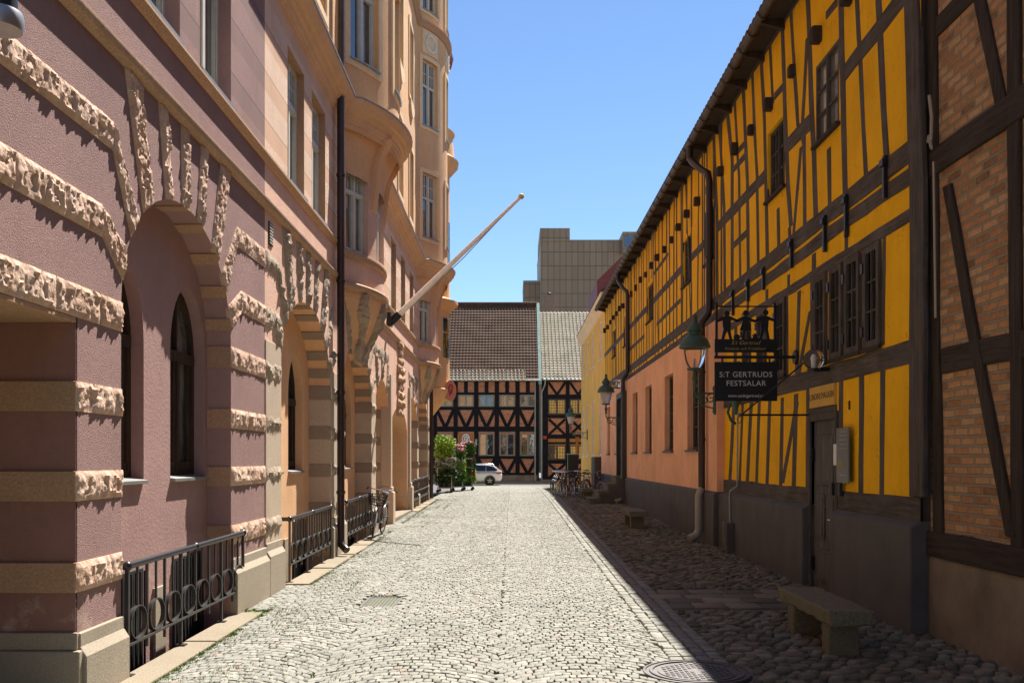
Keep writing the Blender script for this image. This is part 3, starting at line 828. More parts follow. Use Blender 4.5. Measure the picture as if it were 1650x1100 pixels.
for ar in (a2,a3,a7):
    e = .36
    for z0,z1 in BANDS[:4]:
        mb = MB(); mb.box(LX-e,LX+.03,ar['yc']+ar['a']-.018,ar['yc']+ar['a']+.02,z0,z1); obj('jamb_stone', mb, M['greyst_sm'], apri, bevel=.006)
    for (z0,z1) in ((-.3,.815),(1.045,1.485),(1.715,2.145),(2.375,2.835)):
        mb = MB(); mb.box(LX-e,LX+.012,ar['yc']+ar['a']-.008,ar['yc']+ar['a']+.02,z0,z1); obj('jamb_facing', mb, M['gran2'], apri)
for ar in (a4,a6):
    for z0,z1 in BANDS[:4]:
        mb = MB(); mb.box(LX-.36,LX+.06,ar['yc']+ar['a']-.018,ar['yc']+ar['a']+.02,z0,z1); obj('jamb_stone', mb, M['greyst_sm'], apri, bevel=.006)
    for (z0,z1) in ((-.3,.815),(1.045,1.485),(1.715,2.145),(2.375,2.835)):
        mb = MB(); mb.box(LX-.36,LX+.012,ar['yc']+ar['a']-.008,ar['yc']+ar['a']+.02,z0,z1); obj('jamb_facing', mb, M['gran2'], apri)
k2 = 1.73/1.49
for ar in (a2,a3,a7):
    vous(apri, ar, M['greyst'], .10, .036 if ar is a2 else .05, vset(k2))
    bb = bends(k2, ar['a'])
    if ar is a2: vous(apri, ar, M['greyst'], .10, .036, bb)
    elif ar is a3: vous(apri, ar, M['greyst'], .10, .05, bb[2:])
    soffit_stones(apri, ar, .36, M['greyst_sm'], [PI/2-.1, PI/2-.42, PI/2-.78, PI/2-1.12, PI/2-1.4], .07)
for ar in (a4,a6):
    vous(apri, ar, M['greyst'], .10, .05, [(-.9,-.7,-1.25,-.95,4.3),(-.12,.12,-.2,.2,4.5),(.7,.9,.95,1.25,4.3)])
for y0,y1 in ((21.15,24.1),(28.8,31.6)):
    for z0,z1 in ((4.27,4.5),):
        band_run(apri, y0, y1, z0, z1, .09, M['greyst'], .05)
band_run(apri, YB, 12.87-.1, 4.27, 4.5, .08, M['greyst'], .04); band_run(apri, YB, 12.78, 3.53, 3.78, .08, M['greyst'], .04)

# ---- curved bays --------------------------------------------------------
class Arc:
    def __init__(s, yc, half, sag):
        s.yc, s.h, s.s = yc, half, sag; s.R = (half*half+sag*sag)/(2*sag); s.th = math.asin(half/s.R)
        s.L = 2*s.th*s.R
    def fm(s, t, z, d=0):                        # t in 0..L along the arc, d into the wall
        a = -s.th+t/s.R; r = s.R-d
        return (LX+s.s-s.R+r*math.cos(a), s.yc+r*math.sin(a), z)
    def plan(s, n=14): return [s.fm(s.L*i/n,0)[:2] for i in range(n+1)]
b1lo = Arc(19.4,1.75,.50); b2lo = Arc(33.5,1.75,.55)
b1up = Arc(19.5,2.15,.80); b2up = Arc(33.6,2.15,.86)
def path_with(y0, y1, arcs):
    p = [(LX,y0)]
    for a in arcs: p += a.plan(16)
    return p+[(LX,y1)]
pl = path_with(YB, YE, [b1lo,b2lo]); pu = path_with(YB, YE, [b1up,b2up])
# first floor
wf = [(13.27,14.33),(14.88,15.95),(24.6,25.7),(26.8,27.9),(29.1,30.2)]
mb = MB()
for y0,y1 in ((YB,17.65),(21.15,31.75),(35.25,YE)):
    mb.grid(LM, [y0,y1], [5.72,8.0], [(a,b,5.78,7.70) for a,b in wf if y0<a<y1], 0, 0)
obj('first_floor_wall', mb, M['apri_s'], apri)
for a,b in wf:
    mb = MB()
    for y in (a,b): mb.add([LM(y,5.78,0),LM(y,7.7,0),LM(y,7.7,.3),LM(y,5.78,.3)], [(0,1,2,3)])
    for z in (5.78,7.7): mb.add([LM(a,z,0),LM(b,z,0),LM(b,z,.3),LM(a,z,.3)], [(0,1,2,3)])
    obj('window_reveal', mb, M['sand_sm'], apri)
for a,b in wf:
    tall_window(apri, LM, a, b, 5.8, 7.7, .11, M['greyw'], M['glassl'], .66)
    sill(apri, a-.03, b+.03, 5.78, -.06, .2, M['lead'])
for arc in (b1lo,b2lo):
    wins = [(.08,.86,5.78,7.62),(arc.L/2-.55,arc.L/2+.55,5.78,7.62),(arc.L-.86,arc.L-.08,5.78,7.62)]
    mb = MB(); mb.grid(arc.fm, [arc.L*i/14 for i in range(15)], [5.15,5.72,8.3], wins, 0, .16)
    obj('bay_wall', mb, M['pinkpl'], apri, smooth=30)
    for a,b,c,d in wins: tall_window(apri, arc.fm, a+.02, b-.02, c+.02, d, .10, M['greyw'], M['glassl'], .63)
    mb = MB(); prev = arc.plan(14)
    mb.sweep([prev[0]]+prev+[prev[-1]], [(0,5.62),(.05,5.64),(.07,5.70),(.07,5.74),(.06,5.78),(0,5.79)]); obj('bay_sill', mb, M['ltrim'], apri, smooth=35)
    mb = MB(); mb.sweep(prev, [(-.05,5.02),(.04,5.04),(.10,5.08),(.11,5.14),(.08,5.17),(-.02,5.19)]); obj('bay_base_moulding', mb, M['ltrim'], apri, smooth=35)
    # corbelled console of swelling courses
    prevA = None; NZ = 16; prof = []
    for i in range(NZ+1):
        t = i/NZ; z = 3.75+1.3*t; s = .06+.46*(t*t*(3-2*t)); h = .45+1.25*min(1, t*1.1)**.8
        prof.append((z, Arc(arc.yc, min(h,1.72), s)))
    for i in range(NZ):
        mb = MB(); (z0,A0),(z1,A1) = prof[i], prof[i+1]
        ring = []
        for A_,z in ((A0,z0),(A1,z1)): ring += [A_.fm(A_.L*k/12, z) for k in range(13)]
        mb.add(ring, [(k,k+1,k+14,k+13) for k in range(12)])
        if i == 0: mb.add(ring[:13], [tuple(range(13))])
        obj('console_course', mb, M['apri'], apri, smooth=60)
    for s in (-1,0,1):                             # S-shaped rock-faced volutes hugging the console
        mb = MB(); strip = []
        for i in range(13):
            t = i/12; z = 3.78+1.22*t; A_ = prof[min(NZ, int(round(t*NZ)))][1]
            c = A_.L*(.5+s*.30+.0) + math.sin(t*PI*1.6)*.10 - (.12 if s else .05)*(1-t)
            strip.append((A_, c, z))
        for k in range(12):
            (A0,c0,z0),(A1,c1,z1) = strip[k], strip[k+1]
            w = .13+.05*math.sin(k)
            vs = [A0.fm(c0-w,z0,.02),A0.fm(c0+w,z0,.02),A1.fm(c1+w,z1,.02),A1.fm(c1-w,z1,.02),
                  A0.fm(c0-w*.8,z0,-.07-U(0,.03)),A0.fm(c0+w*.8,z0,-.07-U(0,.03)),A1.fm(c1+w*.8,z1,-.07-U(0,.03)),A1.fm(c1-w*.8,z1,-.07-U(0,.03))]
            mb.add(vs, [(4,5,6,7),(0,4,7,3),(1,2,6,5),(0,1,5,4),(3,7,6,2)])
        obj('console_volute', mb, M['greyst'], apri, smooth=50)
# cove that carries the wider upper bays
for lo,up in ((b1lo,b1up),(b2lo,b2up)):
    mb = MB(); NZ = 8; rings = []
    for i in range(NZ+1):
        t = i/NZ; z = 7.25+.95*t; e = t*t
        A_ = Arc(lo.yc*(1-e)+up.yc*e, lo.h*(1-e)+up.h*e, lo.s*(1-e)+up.s*e)
        rings.append([A_.fm(A_.L*k/14, z) for k in range(15)])
    for a,b in zip(rings, rings[1:]):
        mb.add(a+b, [(k,k+1,k+16,k+15) for k in range(14)])
    obj('bay_cove', mb, M['apri'], apri, smooth=60)
    for f in (.30,.72):                            # curved brackets
        mb = MB(); L = lo.L*f; pts = []
        for i in range(11):
            t = i/10; z = 6.75+1.4*t; pts.append((L, z, -(.03+.36*t*t+.03*math.sin(t*2*PI))))
        for (l,z,d),(l2,z2,d2) in zip(pts, pts[1:]):
            vs = [lo.fm(l-.11,z,.05),lo.fm(l+.11,z,.05),lo.fm(l+.11,z2,.05),lo.fm(l-.11,z2,.05),lo.fm(l-.10,z,d),lo.fm(l+.10,z,d),lo.fm(l+.10,z2,d2),lo.fm(l-.10,z2,d2)]
            mb.add(vs, [(4,5,6,7),(0,4,7,3),(1,2,6,5),(0,1,5,4),(3,7,6,2)])
        obj('bay_bracket', mb, M['apri'], apri, smooth=50)
course(apri, flat(YB,17.6)+flat(21.2,31.7)[0:0], str1, M['ltrim'], 'string_course')
course(apri, flat(21.2,31.7), str1, M['ltrim'], 'string_course'); course(apri, flat(35.3,YE), str1, M['ltrim'], 'string_course')
course(apri, flat(YB,17.62), str2, M['ltrim'], 'sill_course'); course(apri, flat(21.18,31.72), str2, M['ltrim'], 'sill_course')
course(apri, pu, big, M['cornice'], 'cornice')
course(apri, pu, [(.27,8.525),(.30,8.53),(.30,8.55),(.04,8.62),(.0,8.62)], M['lead'], 'cornice_flashing')
# upper floors
floors = [(9.35,11.55),(13.15,15.4),(17.1,19.2)]
ux = [(13.27,14.33),(14.88,15.95),(23.4,24.5),(26.1,27.2),(28.9,30.0)]
TOP = 20.2
mb = MB()
for y0,y1 in ((YB,17.35),(21.65,31.45),(35.75,YE)):
    mb.grid(LM, [y0,y1], [8.0,TOP], [(a,b,c,d) for a,b in ux if y0<a<y1 for c,d in floors], 0, .14)
mb.add([(LX,YB,TOP),(LX,YE,TOP),(LX-9,YE,TOP),(LX-9,YB,TOP)], [(0,1,2,3)])
mb.add([(LX,YB,15),(LX,YB,TOP),(LX-9,YB,TOP),(LX-9,YB,15)], [(0,1,2,3)])
obj('upper_wall', mb, M['apri2'], apri)
def surround(fm, y0, y1, z0, z1, w=.13, d=.035, n=1):
    mb = MB()
    def hb(a,b,c,e):
        k = max(1, int(abs(b-a)/.25))
        for i in range(k): mb.wbox(fm, a+(b-a)*i/k, a+(b-a)*(i+1)/k, c, e, -d, .01)
    hb(y0-w,y0,z0-w,z1+w); hb(y1,y1+w,z0-w,z1+w); hb(y0,y1,z1,z1+w); hb(y0,y1,z0-w,z0)
    obj('window_surround', mb, M['cream'], apri)
for c,d in floors:
    for a,b in ux:
        tall_window(apri, LM, a, b, c, d, .09, M['greyw'], M['glass'], .62); surround(LM, a, b, c, d)
        if c > 10 and a > 20:                      # curved apron under the sill
            mb = MB(); ym = (a+b)/2
            poly = [(ym-.5,c-.14)]+[(ym-.5+1.0*i/10, c-.14-.45*math.sin(PI*(.12+.76*i/10))) for i in range(11)]+[(ym+.5,c-.14)]
            mb.wprism(LM, poly, -.07, .01); obj('sill_apron', mb, M['cream'], apri)
for arc in (b1up,b2up):
    wu = [(.22,1.10),(arc.L/2-.45,arc.L/2+.45),(arc.L-1.10,arc.L-.22)]
    mb = MB(); mb.grid(arc.fm, [arc.L*i/18 for i in range(19)], [8.0,TOP], [(a,b,c,d) for a,b in wu for c,d in floors], 0, .16)
    obj('bay_wall', mb, M['apri2'], apri, smooth=30)
    for a,b in wu:
        for c,d in floors:
            tall_window(apri, arc.fm, a, b, c, d, .09, M['greyw'], M['glass'], .62); surround(arc.fm, a, b, c, d)
            mb = MB(); k = 4
            for i in range(k): mb.wbox(arc.fm, a+(b-a)*i/k-.01, a+(b-a)*(i+1)/k+.01, c-.02, c+.012, -.07, .09)
            obj('window_sill', mb, M['lead'], apri)
    # stucco wreath panels between the storeys
    for a,b in wu[:2]:
        mb = MB(); zc = 16.0; tm = (a+b)/2
        k = 5
        for i in range(k): mb.wbox(arc.fm, a+(b-a)*i/k, a+(b-a)*(i+1)/k, 15.62, 16.42, -.02, .01)
        pn = obj('relief_panel', mb, M['cream'], apri)
        mb = MB()
        for i in range(22):
            an = 2*PI*i/22; mb.sphere(arc.fm(tm+.26*math.cos(an), zc+.27*math.sin(an), -.03), .055*U(.8,1.2), 6)
        obj('wreath', mb, M['white'], pn, smooth=180)
course(apri, pu, [(0,16.45),(.05,16.47),(.10,16.55),(.16,16.60),(.17,16.66),(0,16.72)], M['ltrim'], 'storey_course')
course(apri, pu, [(0,19.8),(.1,19.85),(.3,20.05),(.42,20.1),(.44,20.22),(0,20.3)], M['cornice'], 'eaves_cornice')
# chamfered far corner with its small round oriel and red roof skirt
mb = MB()
CH1, CH2 = (LX,YE), (LX-2.6,YE+3.0)
def CM(u, z, d=0):
    t = Vector((CH2[0]-CH1[0],CH2[1]-CH1[1])); L = t.length; t /= L; n_ = Vector((t.y,-t.x))
    return (CH1[0]+t.x*u-n_.x*d, CH1[1]+t.y*u-n_.y*d, z)
mb.grid(CM, [0,3.97], [-.5,TOP], [(1.0,2.9,.1,3.4)], 0, .4)
mb.add([(CH2[0],CH2[1],-.5),(CH2[0]-6,CH2[1],-.5),(CH2[0]-6,CH2[1],TOP),(CH2[0],CH2[1],TOP)], [(0,1,2,3)])
mb.add([(CH1[0],CH1[1],TOP),(CH2[0],CH2[1],TOP),(CH2[0]-6,CH2[1],TOP),(LX-9,YE,TOP)], [(0,1,2,3)])
obj('corner_wall', mb, M['apri2'], apri)
mb = MB(); mb.wbox(CM, 1.0,2.9,.1,3.4,.38,.42); obj('shop_door', mb, M['plast'], apri)
mb = MB(); c0 = (LX-.75,YE+1.1)
mb.lathe((c0[0],c0[1],0), [(.3,3.0),(1.0,3.9),(1.45,4.4),(1.5,4.6),(1.4,4.65),(1.4,7.75),(1.6,7.95),(1.75,8.05),(1.75,8.15),(1.4,8.3),(1.4,13.3),(1.75,13.7),(1.78,13.85),(1.6,14.0),(1.52,14.9),(1.62,15.0),(1.5,15.05)], 28)
tr = obj('corner_oriel', mb, M['apri2'], apri, smooth=40)
for zz0,zz1 in ((5.8,7.5),(9.3,11.4)):
    for an in (-1.15,-.35,.45):
        def OM(u, z, d=0, an=an): 
            a = an+u/1.4; r = 1.4-d; return (c0[0]+r*math.cos(a), c0[1]+r*math.sin(a), z)
        mb = MB(); mb.wbox(OM,-.36,.36,zz0,zz1,-.025,.05); w_ = obj('oriel_window', mb, M['greyw'], apri)
        mb = MB(); zz = (zz1-zz0)
        for s in (0,1):
            for q0,q1 in ((.04,.62),(.66,.97)): mb.wbox(OM,-.30+s*.32,-.02+s*.32,zz0+zz*q0,zz0+zz*q1,-.031,-.02)
        obj('pane', mb, M['glass'], w_)
mb = MB(); mb.lathe((LX-1.2,YE-.2,0), [(2.05,17.4),(2.1,17.55),(1.8,18.6),(1.2,21),(0.3,24)], 20)
obj('turret_roof', mb, plain('red_roof_tin', (.16,.045,.035), .6, .15, 3, 20, .004), apri, smooth=40)
mb = MB(); mb.sweep([(LX,YB),(LX,YE),(LX-2.6,YE+3)], [(.30,20.25),(-2.5,24.5),(-3,24.5)]); obj('roof', mb, bpy.data.materials['red_roof_tin'], apri)
mb = MB(); mb.box(LX-9.2,LX-2.8,YB,YE,20.2,24.4); obj('attic', mb, M['apri2'], apri)
# downpipes and vents
def pipe(house, name, pts, r, mat, clips=()):
    mb = MB(); mb.tube(pts, r, 12); o = obj(name, mb, mat, house, smooth=60)
    if clips:
        for (x,y,z,ax) in clips:
            mb = MB(); mb.lathe((x,y,z), [(r+.012,-.03),(r+.016,-.01),(r+.016,.01),(r+.012,.03)], 12)
            obj('pipe_clip', mb, mat, o, smooth=60)
    return o
pipe(apri, 'downpipe', [(-3.08,16.75,8.3),(-3.08,16.75,.36),(-3.06,16.72,.26),(-2.95,16.62,.17)], .068, M['pipe'], [(-3.08,16.75,z,0) for z in (1.2,3.0,5.0,6.9)])
pipe(apri, 'downpipe', [(-3.08,16.75,8.6),(-3.08,16.75,20)], .062, M['copper'])
pipe(apri, 'downpipe', [(-3.08,35.5,8.3),(-3.08,35.5,.3)], .075, M['pipe'])
mb = MB(); mb.wbox(LM, 12.22,12.42,4.62,4.92,-.012,.02)
v_ = obj('wall_vent', mb, M['plast'], apri)
mb = MB()
for i in range(7): mb.wbox(LM, 12.24,12.40,4.64+i*.04,4.655+i*.04,-.022,-.01)
obj('vent_slat', mb, M['greyw'], v_)
# ------------------------------------------------------------------ right side of the street
RX = 4.20
def RM(y, z, d=0): return (RX+d, y, z)
def px(x, y, X=RX):                              # photo column/row measured on the facade plane -> metres on it
    Y = F*X/(x-HX); return (Y, CH+(HY-y)*Y/F)
ware = thing('timber_framed_warehouse', 'long yellow timber-framed warehouse with peach ground floor on the shady right', 'warehouse', (RX,26,0))
Y0, Y1 = 9.56, 42.2
DOOR = (px(1349,700)[0], px(1308,700)[0])        # 12.02 .. 13.04
wins_up = [(11.95,12.86,6.12,7.20),(14.33,15.30,6.02,7.12),(19.35,20.25,6.0,7.15),(21.85,22.85,6.0,7.1),(27.7,28.9,6.0,7.1),(33.7,34.9,6.0,7.1),(37.7,38.8,6.0,7.1)]
mb = MB()
mb.grid(RM, [Y0,18.42], [1.16,8.75], [(DOOR[0],DOOR[1],1.16,2.55)]+wins_up[:2], 0, .12); mb.grid(RM, [18.42,Y1], [4.5,8.75], wins_up[2:], 0, .12)
obj('wall_infill', mb, M['yellow'], ware)
mb = MB()
mb.add([(RX,Y0,0),(RX+9,Y0,0),(RX+9,Y0,8.7),(RX+4.5,Y0,13.4),(RX,Y0,8.7)], [(0,1,2,3,4)])
mb.add([(RX,Y1,0),(RX+9,Y1,0),(RX+9,Y1,8.7),(RX+4.5,Y1,13.4),(RX,Y1,8.7)], [(0,1,2,3,4)])
mb.add([(RX+9,Y0,0),(RX+9,Y1,0),(RX+9,Y1,8.7),(RX+9,Y0,8.7)], [(0,1,2,3)])
obj('end_wall', mb, M['tar'], ware)
# grey rendered plinth, broken by the doorway
mb = MB()
for a,b in ((Y0-.02,DOOR[0]-.06),(DOOR[1]+.06,18.4)):
    mb.prism([(RX+.25,a,-.3),(RX-.12,a,-.3),(RX-.12,a,1.10),(RX-.02,a,1.155),(RX+.25,a,1.155)], (0,b-a,0))
obj('plinth', mb, M['plinth'], ware, bevel=.02)
mb = MB(); a, b = 18.404, Y1
mb.prism([(RX+.2,a,-.3),(RX-.23,a,-.3),(RX-.22,a,1.11),(RX-.16,a,1.15),(RX+.2,a,1.15)], (0,b-a,0))
obj('plinth', mb, M['plinth'], ware, bevel=.02)
# peach rendered ground floor
PX = RX-.15
def PM(y, z, d=0): return (PX+d, y, z)
pw = [(20.2,21.5),(23.4,24.7),(27.0,28.3),(30.05,31.3),(35.1,36.3),(38.4,39.5)]
mb = MB(); mb.grid(PM, [18.4,Y1], [1.15,4.56], [(a,b,2.0,3.97) for a,b in pw]+[(33.0,34.6,1.15,4.1)], 0, .18)
mb.add([(PX,18.4,1.15),(RX+.05,18.4,1.15),(RX+.05,18.4,4.56),(PX,18.4,4.56)], [(0,1,2,3)])
mb.add([(PX,18.4,4.56),(RX+.02,18.4,4.60),(RX+.02,Y1,4.60),(PX,Y1,4.56)], [(0,1,2,3)])
obj('peach_render', mb, M['peach'], ware)
def small_window(house, fm, y0, y1, z0, z1, d, wood, pane, cols, rows, t=.06, bar=.022, name='window', lights=1, sillmat=None):
    mb = MB()
    mb.wbox(fm,y0,y0+t,z0,z1,d,d+.06); mb.wbox(fm,y1-t,y1,z0,z1,d,d+.06); mb.wbox(fm,y0+t,y1-t,z0,z0+t,d+.002,d+.06); mb.wbox(fm,y0+t,y1-t,z1-t,z1,d+.002,d+.06)
    for k in range(1, cols):
        c = y0+t+(y1-y0-2*t)*k/cols; w = bar if (lights == 1 or k*2 != cols) else .045
        mb.wbox(fm,c-w/2,c+w/2,z0+t,z1-t,d+.006 if w < .04 else d-.006,d+.055)
    for k in range(1, rows):
        c = z0+t+(z1-z0-2*t)*k/rows; mb.wbox(fm,y0+t,y1-t,c-bar/2,c+bar/2,d+.010,d+.055)
    w = obj(name, mb, wood, house)
    mb = MB(); mb.add([fm(y0+t/2,z0+t/2,d+.045),fm(y1-t/2,z0+t/2,d+.045),fm(y1-t/2,z1-t/2,d+.045),fm(y0+t/2,z1-t/2,d+.045)], [(0,1,2,3)])
    obj('pane', mb, pane, w)
    if sillmat:
        mb = MB(); mb.wprism(lambda a,b,dd: fm(dd_y(a), b, dd), [], 0, 0) if False else mb.wbox(fm, y0-.05, y1+.05, z0-.05, z0-.003, -.06, d+.02)
        obj('sill', mb, sillmat, w)
    return w
for a,b in pw: small_window(ware, PM, a+.01, b-.01, 2.01, 3.96, .13, M['timb'], M['glassd'], 2, 4, .07, .03, lights=2, sillmat=M['dkw'])
mb = MB(); mb.wbox(PM,33.0,34.6,1.15,4.1,.15,.2); d_ = obj('door', mb, M['doorg'], ware)
mb = MB(); mb.wbox(PM,33.05,33.75,1.2,3.3,.12,.15); mb.wbox(PM,33.85,34.55,1.2,3.3,.12,.15); obj('door_panel', mb, M['dkw'], d_)
mb = MB(); mb.wbox(PM,32.86,32.98,1.1,4.2,-.16,.0); mb.wbox(PM,34.62,34.74,1.1,4.2,-.16,0); mb.wbox(PM,32.98,34.62,4.0,4.2,-.16,0)
obj('door_frame', mb, M['dkw'], ware)

# ---- timber frame ---------------------------------------------------------
def stick(pts, w, kind, mat, d0=-.008, name=None, wob=.014, house=ware, fm=RM, din=.03):
    """one hewn timber: centreline pts in metres on the wall, w wide; kind 'v' post/brace or 'h' rail"""
    P = []
    for (a,b),(c,e) in zip(pts, pts[1:]):
        n = max(1, int(math.hypot(c-a, e-b)/.35))
        P += [(a+(c-a)*i/n, b+(e-b)*i/n) for i in range(n)]
    P.append(pts[-1]); sd = U(0,99); L = []; Rr = []
    for i,(a,b) in enumerate(P):
        o1 = N(a+sd,b,0,1.6)*wob*1.6; o2 = N(a,b+sd,4,1.6)*wob*1.6
        if kind == 'v': L.append((a-w/2+o1,b)); Rr.append((a+w/2+o2,b))
        else: L.append((a,b-w/2+o1)); Rr.append((a,b+w/2+o2))
    mb = MB(); n = len(P); vs = []
    for d in (d0, din): 
        vs += [fm(a,b,d) for a,b in L]; vs += [fm(a,b,d) for a,b in Rr]
    fs = []
    for i in range(n-1):
        fs += [(i,i+1,n+i+1,n+i), (2*n+i,3*n+i,3*n+i+1,2*n+i+1), (i,2*n+i,2*n+i+1,i+1), (n+i,n+i+1,3*n+i+1,3*n+i)]
    fs += [(0,n,3*n,2*n),(n-1,3*n-1,4*n-1,2*n-1)]
    mb.add(vs, fs)
    return obj(name or ('post' if kind == 'v' else 'rail'), mb, mat, house, bevel=.012)
def post(pp, wpx, name='post', d0=None):
    pts = [px(x,y) for x,y in pp]; xm = pp[len(pp)//2][0]; Ym = F*RX/(xm-HX)
    w = 1.18*wpx*Ym*Ym/(F*RX)
    stick(pts, w, 'v', M['timb'], d0 if d0 is not None else -.006-U(0,.004), name)
def rail(pp, th, d0=-.012, name='rail'):
    stick([px(x,y) for x,y in pp], th, 'h', M['timbh'], d0, name)
# rails (floor beams run the full length)
e = lambda z0,z1: [(Y0,z0),(12.5,z0),(16,(z0+z1)/2),(Y1,z1)]
stick(e(5.04,5.0), .25, 'h', M['timbh'], -.016, 'floor_beam')
stick(e(4.78,4.70), .19, 'h', M['timbh'], -.014, 'floor_beam')
stick([(Y0,2.92),(18.42,2.92)], .25, 'h', M['timbh'], -.016, 'floor_beam')
stick([(Y0,1.275),(DOOR[0]-.07,1.275)], .25, 'h', M['timbh'], -.016, 'sill_beam')
stick([(DOOR[1]+.07,1.27),(18.42,1.27)], .25, 'h', M['timbh'], -.016, 'sill_beam')
stick([(Y0,4.37),(18.42,4.33)], .14, 'h', M['timbh'], -.013, 'rail')
stick([(Y0,8.62),(Y1,8.62)], .26, 'h', M['timbh'], -.016, 'wall_plate')
rail([(1478,-35),(1447,5),(1415,49),(1362,116)], .23); rail([(1307,196),(1270,234)], .24); rail([(1234,282),(1177,344),(1157,366)], .22)
stick([(20.3,6.5),(21.8,6.5)], .2, 'h', M['timbh']); stick([(22.9,6.5),(27.65,6.48)], .2, 'h', M['timbh']); stick([(28.95,6.48),(33.65,6.48)], .2, 'h', M['timbh']); stick([(34.95,6.48),(Y1,6.48)], .2, 'h', M['timbh'])
rail([(1190,243),(1203,228)], .12, -.008); rail([(1181,275),(1203,248)], .13, -.008); rail([(1181,396),(1205,373)], .13, -.008)
rail([(1248,156),(1263,139)], .12, -.008); rail([(1331,25),(1350,3)], .12, -.008); rail([(1181,590),(1192,585)], .1, -.008)
stick([(23.2,5.75),(27,5.7)], .13, 'h', M['timbh'], -.008); stick([(25.0,7.3),(27.6,7.28)], .12, 'h', M['timbh'], -.008); stick([(29.5,5.7),(33.6,5.7)], .13, 'h', M['timbh'], -.008)
# upper storey posts and braces
T = -30
for pp, w in [([(1354,T-30),(1355,0),(1362,310)],7),([(1380,T-40),(1381,0),(1387,110),(1391,200),(1396,286)],5.5),([(1415,T-60),(1416,0),(1424,182),(1429,256)],8),
              ([(1299,T-20),(1303,20),(1308,180),(1312,253),(1315,356)],6),([(1296,205),(1297,364)],4.5),
              ([(1260,20),(1266,200),(1270,298),(1275,365)],5),([(1240,60),(1246,168)],3.5),([(1226,80),(1232,191),(1235,326),(1237,418)],4),
              ([(1212,105),(1215.5,200),(1220,282),(1222,430)],3.5),([(1197,130),(1204.5,289),(1206,443)],4),([(1184,160),(1189,258),(1191,282),(1193,455)],3),
              ([(1172,180),(1180,256),(1180,463)],4),([(1159,200),(1167,335),(1168,477)],3.5),([(1150,215),(1155.5,344),(1156,486)],3.5),
              ([(1254,335),(1255,406)],4),([(1336,238),(1337,346)],5),([(1272,365),(1273,394)],4)]:
    post(pp, w)
post([(1470,-60),(1471,0),(1477,200),(1480,300),(1480,800)], 19, 'corner_post', -.03)
post([(1274,10),(1286,200),(1296,232)], 4, 'brace'); post([(1301,60),(1293,205)], 4.5, 'brace'); post([(1291,236),(1278,388)], 4, 'brace')
# ground floor of the near bays
for pp, w in [([(1183,650),(1176,778)],4),([(1197,650),(1192,778)],3),([(1211,648),(1204,779)],4),([(1224,646),(1219,783)],3.6),([(1241,643),(1236,785)],4),([(1261,640),(1258,787)],4.5),([(1283,634),(1279,788)],5.5),
              ([(1303,622),(1302.5,792)],6),([(1355.5,606),(1354,796)],6),([(1388.5,600),(1387.5,797)],7),([(1423,590),(1421,797)],6),
              ([(1288,468),(1284,604)],5),([(1311,440),(1311,604)],8),([(1268,474),(1268,606)],4),([(1250,490),(1250,608)],4),([(1230,520),(1228,620)],4),([(1208,520),(1205,625)],4),([(1186,520),(1184,630)],4),
              ([(1425,378),(1423,556)],5),([(1393,392),(1391,567)],6.5),([(1364,377),(1364,408)],4),([(1362,404),(1361,575)],4.5),([(1339,420),(1338,580)],4),
              ([(1312,408),(1312,440)],5),([(1271,442),(1271,476)],3.5),([(1236,466),(1236,492)],3.5),([(1205,486),(1205,512)],3)]:
    post(pp, w)
post([(1284.5,648),(1261,778)], 5, 'brace'); post([(1306,500),(1293,570),(1286,612)], 4.5, 'brace')
# iron straps and tenon hooks over the floor beams
for x,ya,yb in ((1431,251,320),(1368,313,382),(1333,347,406),(1233.6,430,467),(1183.6,467,508),(1208,450,486),(1279,385,432)):
    (a,za),(b,zb) = px(x,ya), px(x,yb)
    mb = MB(); mb.wbox(RM, a-.028, a+.028, zb, za, -.06, -.01); mb.wbox(RM, a-.05, a+.05, za-.12, za-.04, -.085, -.03)
    obj('iron_strap', mb, M['iron'], ware, bevel=.006)
# far stretch of the upper storey: regular, irregularly leaning posts
y = 18.65; i = 0
while y < Y1-.2:
    hit = [w for w in wins_up if w[0]-.08 < y < w[1]+.08]
    l = U(-.16,.16)
    if hit:
        stick([(y,4.95),(y+l*.2,5.9)], .13, 'v', M['timb'], -.007); stick([(y+l*.3,7.2),(y+l*.5,8.6)], .12, 'v', M['timb'], -.007)
    else: stick([(y,4.6),(y+l*.5,6.4),(y+l,8.6)], U(.11,.16), 'v', M['timb'], -.006-U(0,.004))
    if i in (5,13,21): stick([(y+.1,5.1),(y+.75,8.5)], .12, 'v', M['timb'], -.006, 'brace')
    y += U(.50,.70); i += 1
for w in wins_up[2:]:
    for q in (w[0]-.06, w[1]+.06): stick([(q,5.0),(q,8.6)], .12, 'v', M['timb'], -.008)
# joist ends under the eaves
y = 10.4
while y < 42:
    big_ = not any(abs(y-w[0]) < .1 for w in wins_up)
    z = 7.55+U(-.05,.05); mb = MB(); w = U(.12,.16); h = U(.17,.22)
    mb.wbox(RM, y-w/2, y+w/2, z-h/2, z+h/2, -U(.09,.14), .02)
    obj('joist_end', mb, M['tar'], ware, bevel=.025); y += U(1.08,1.22)
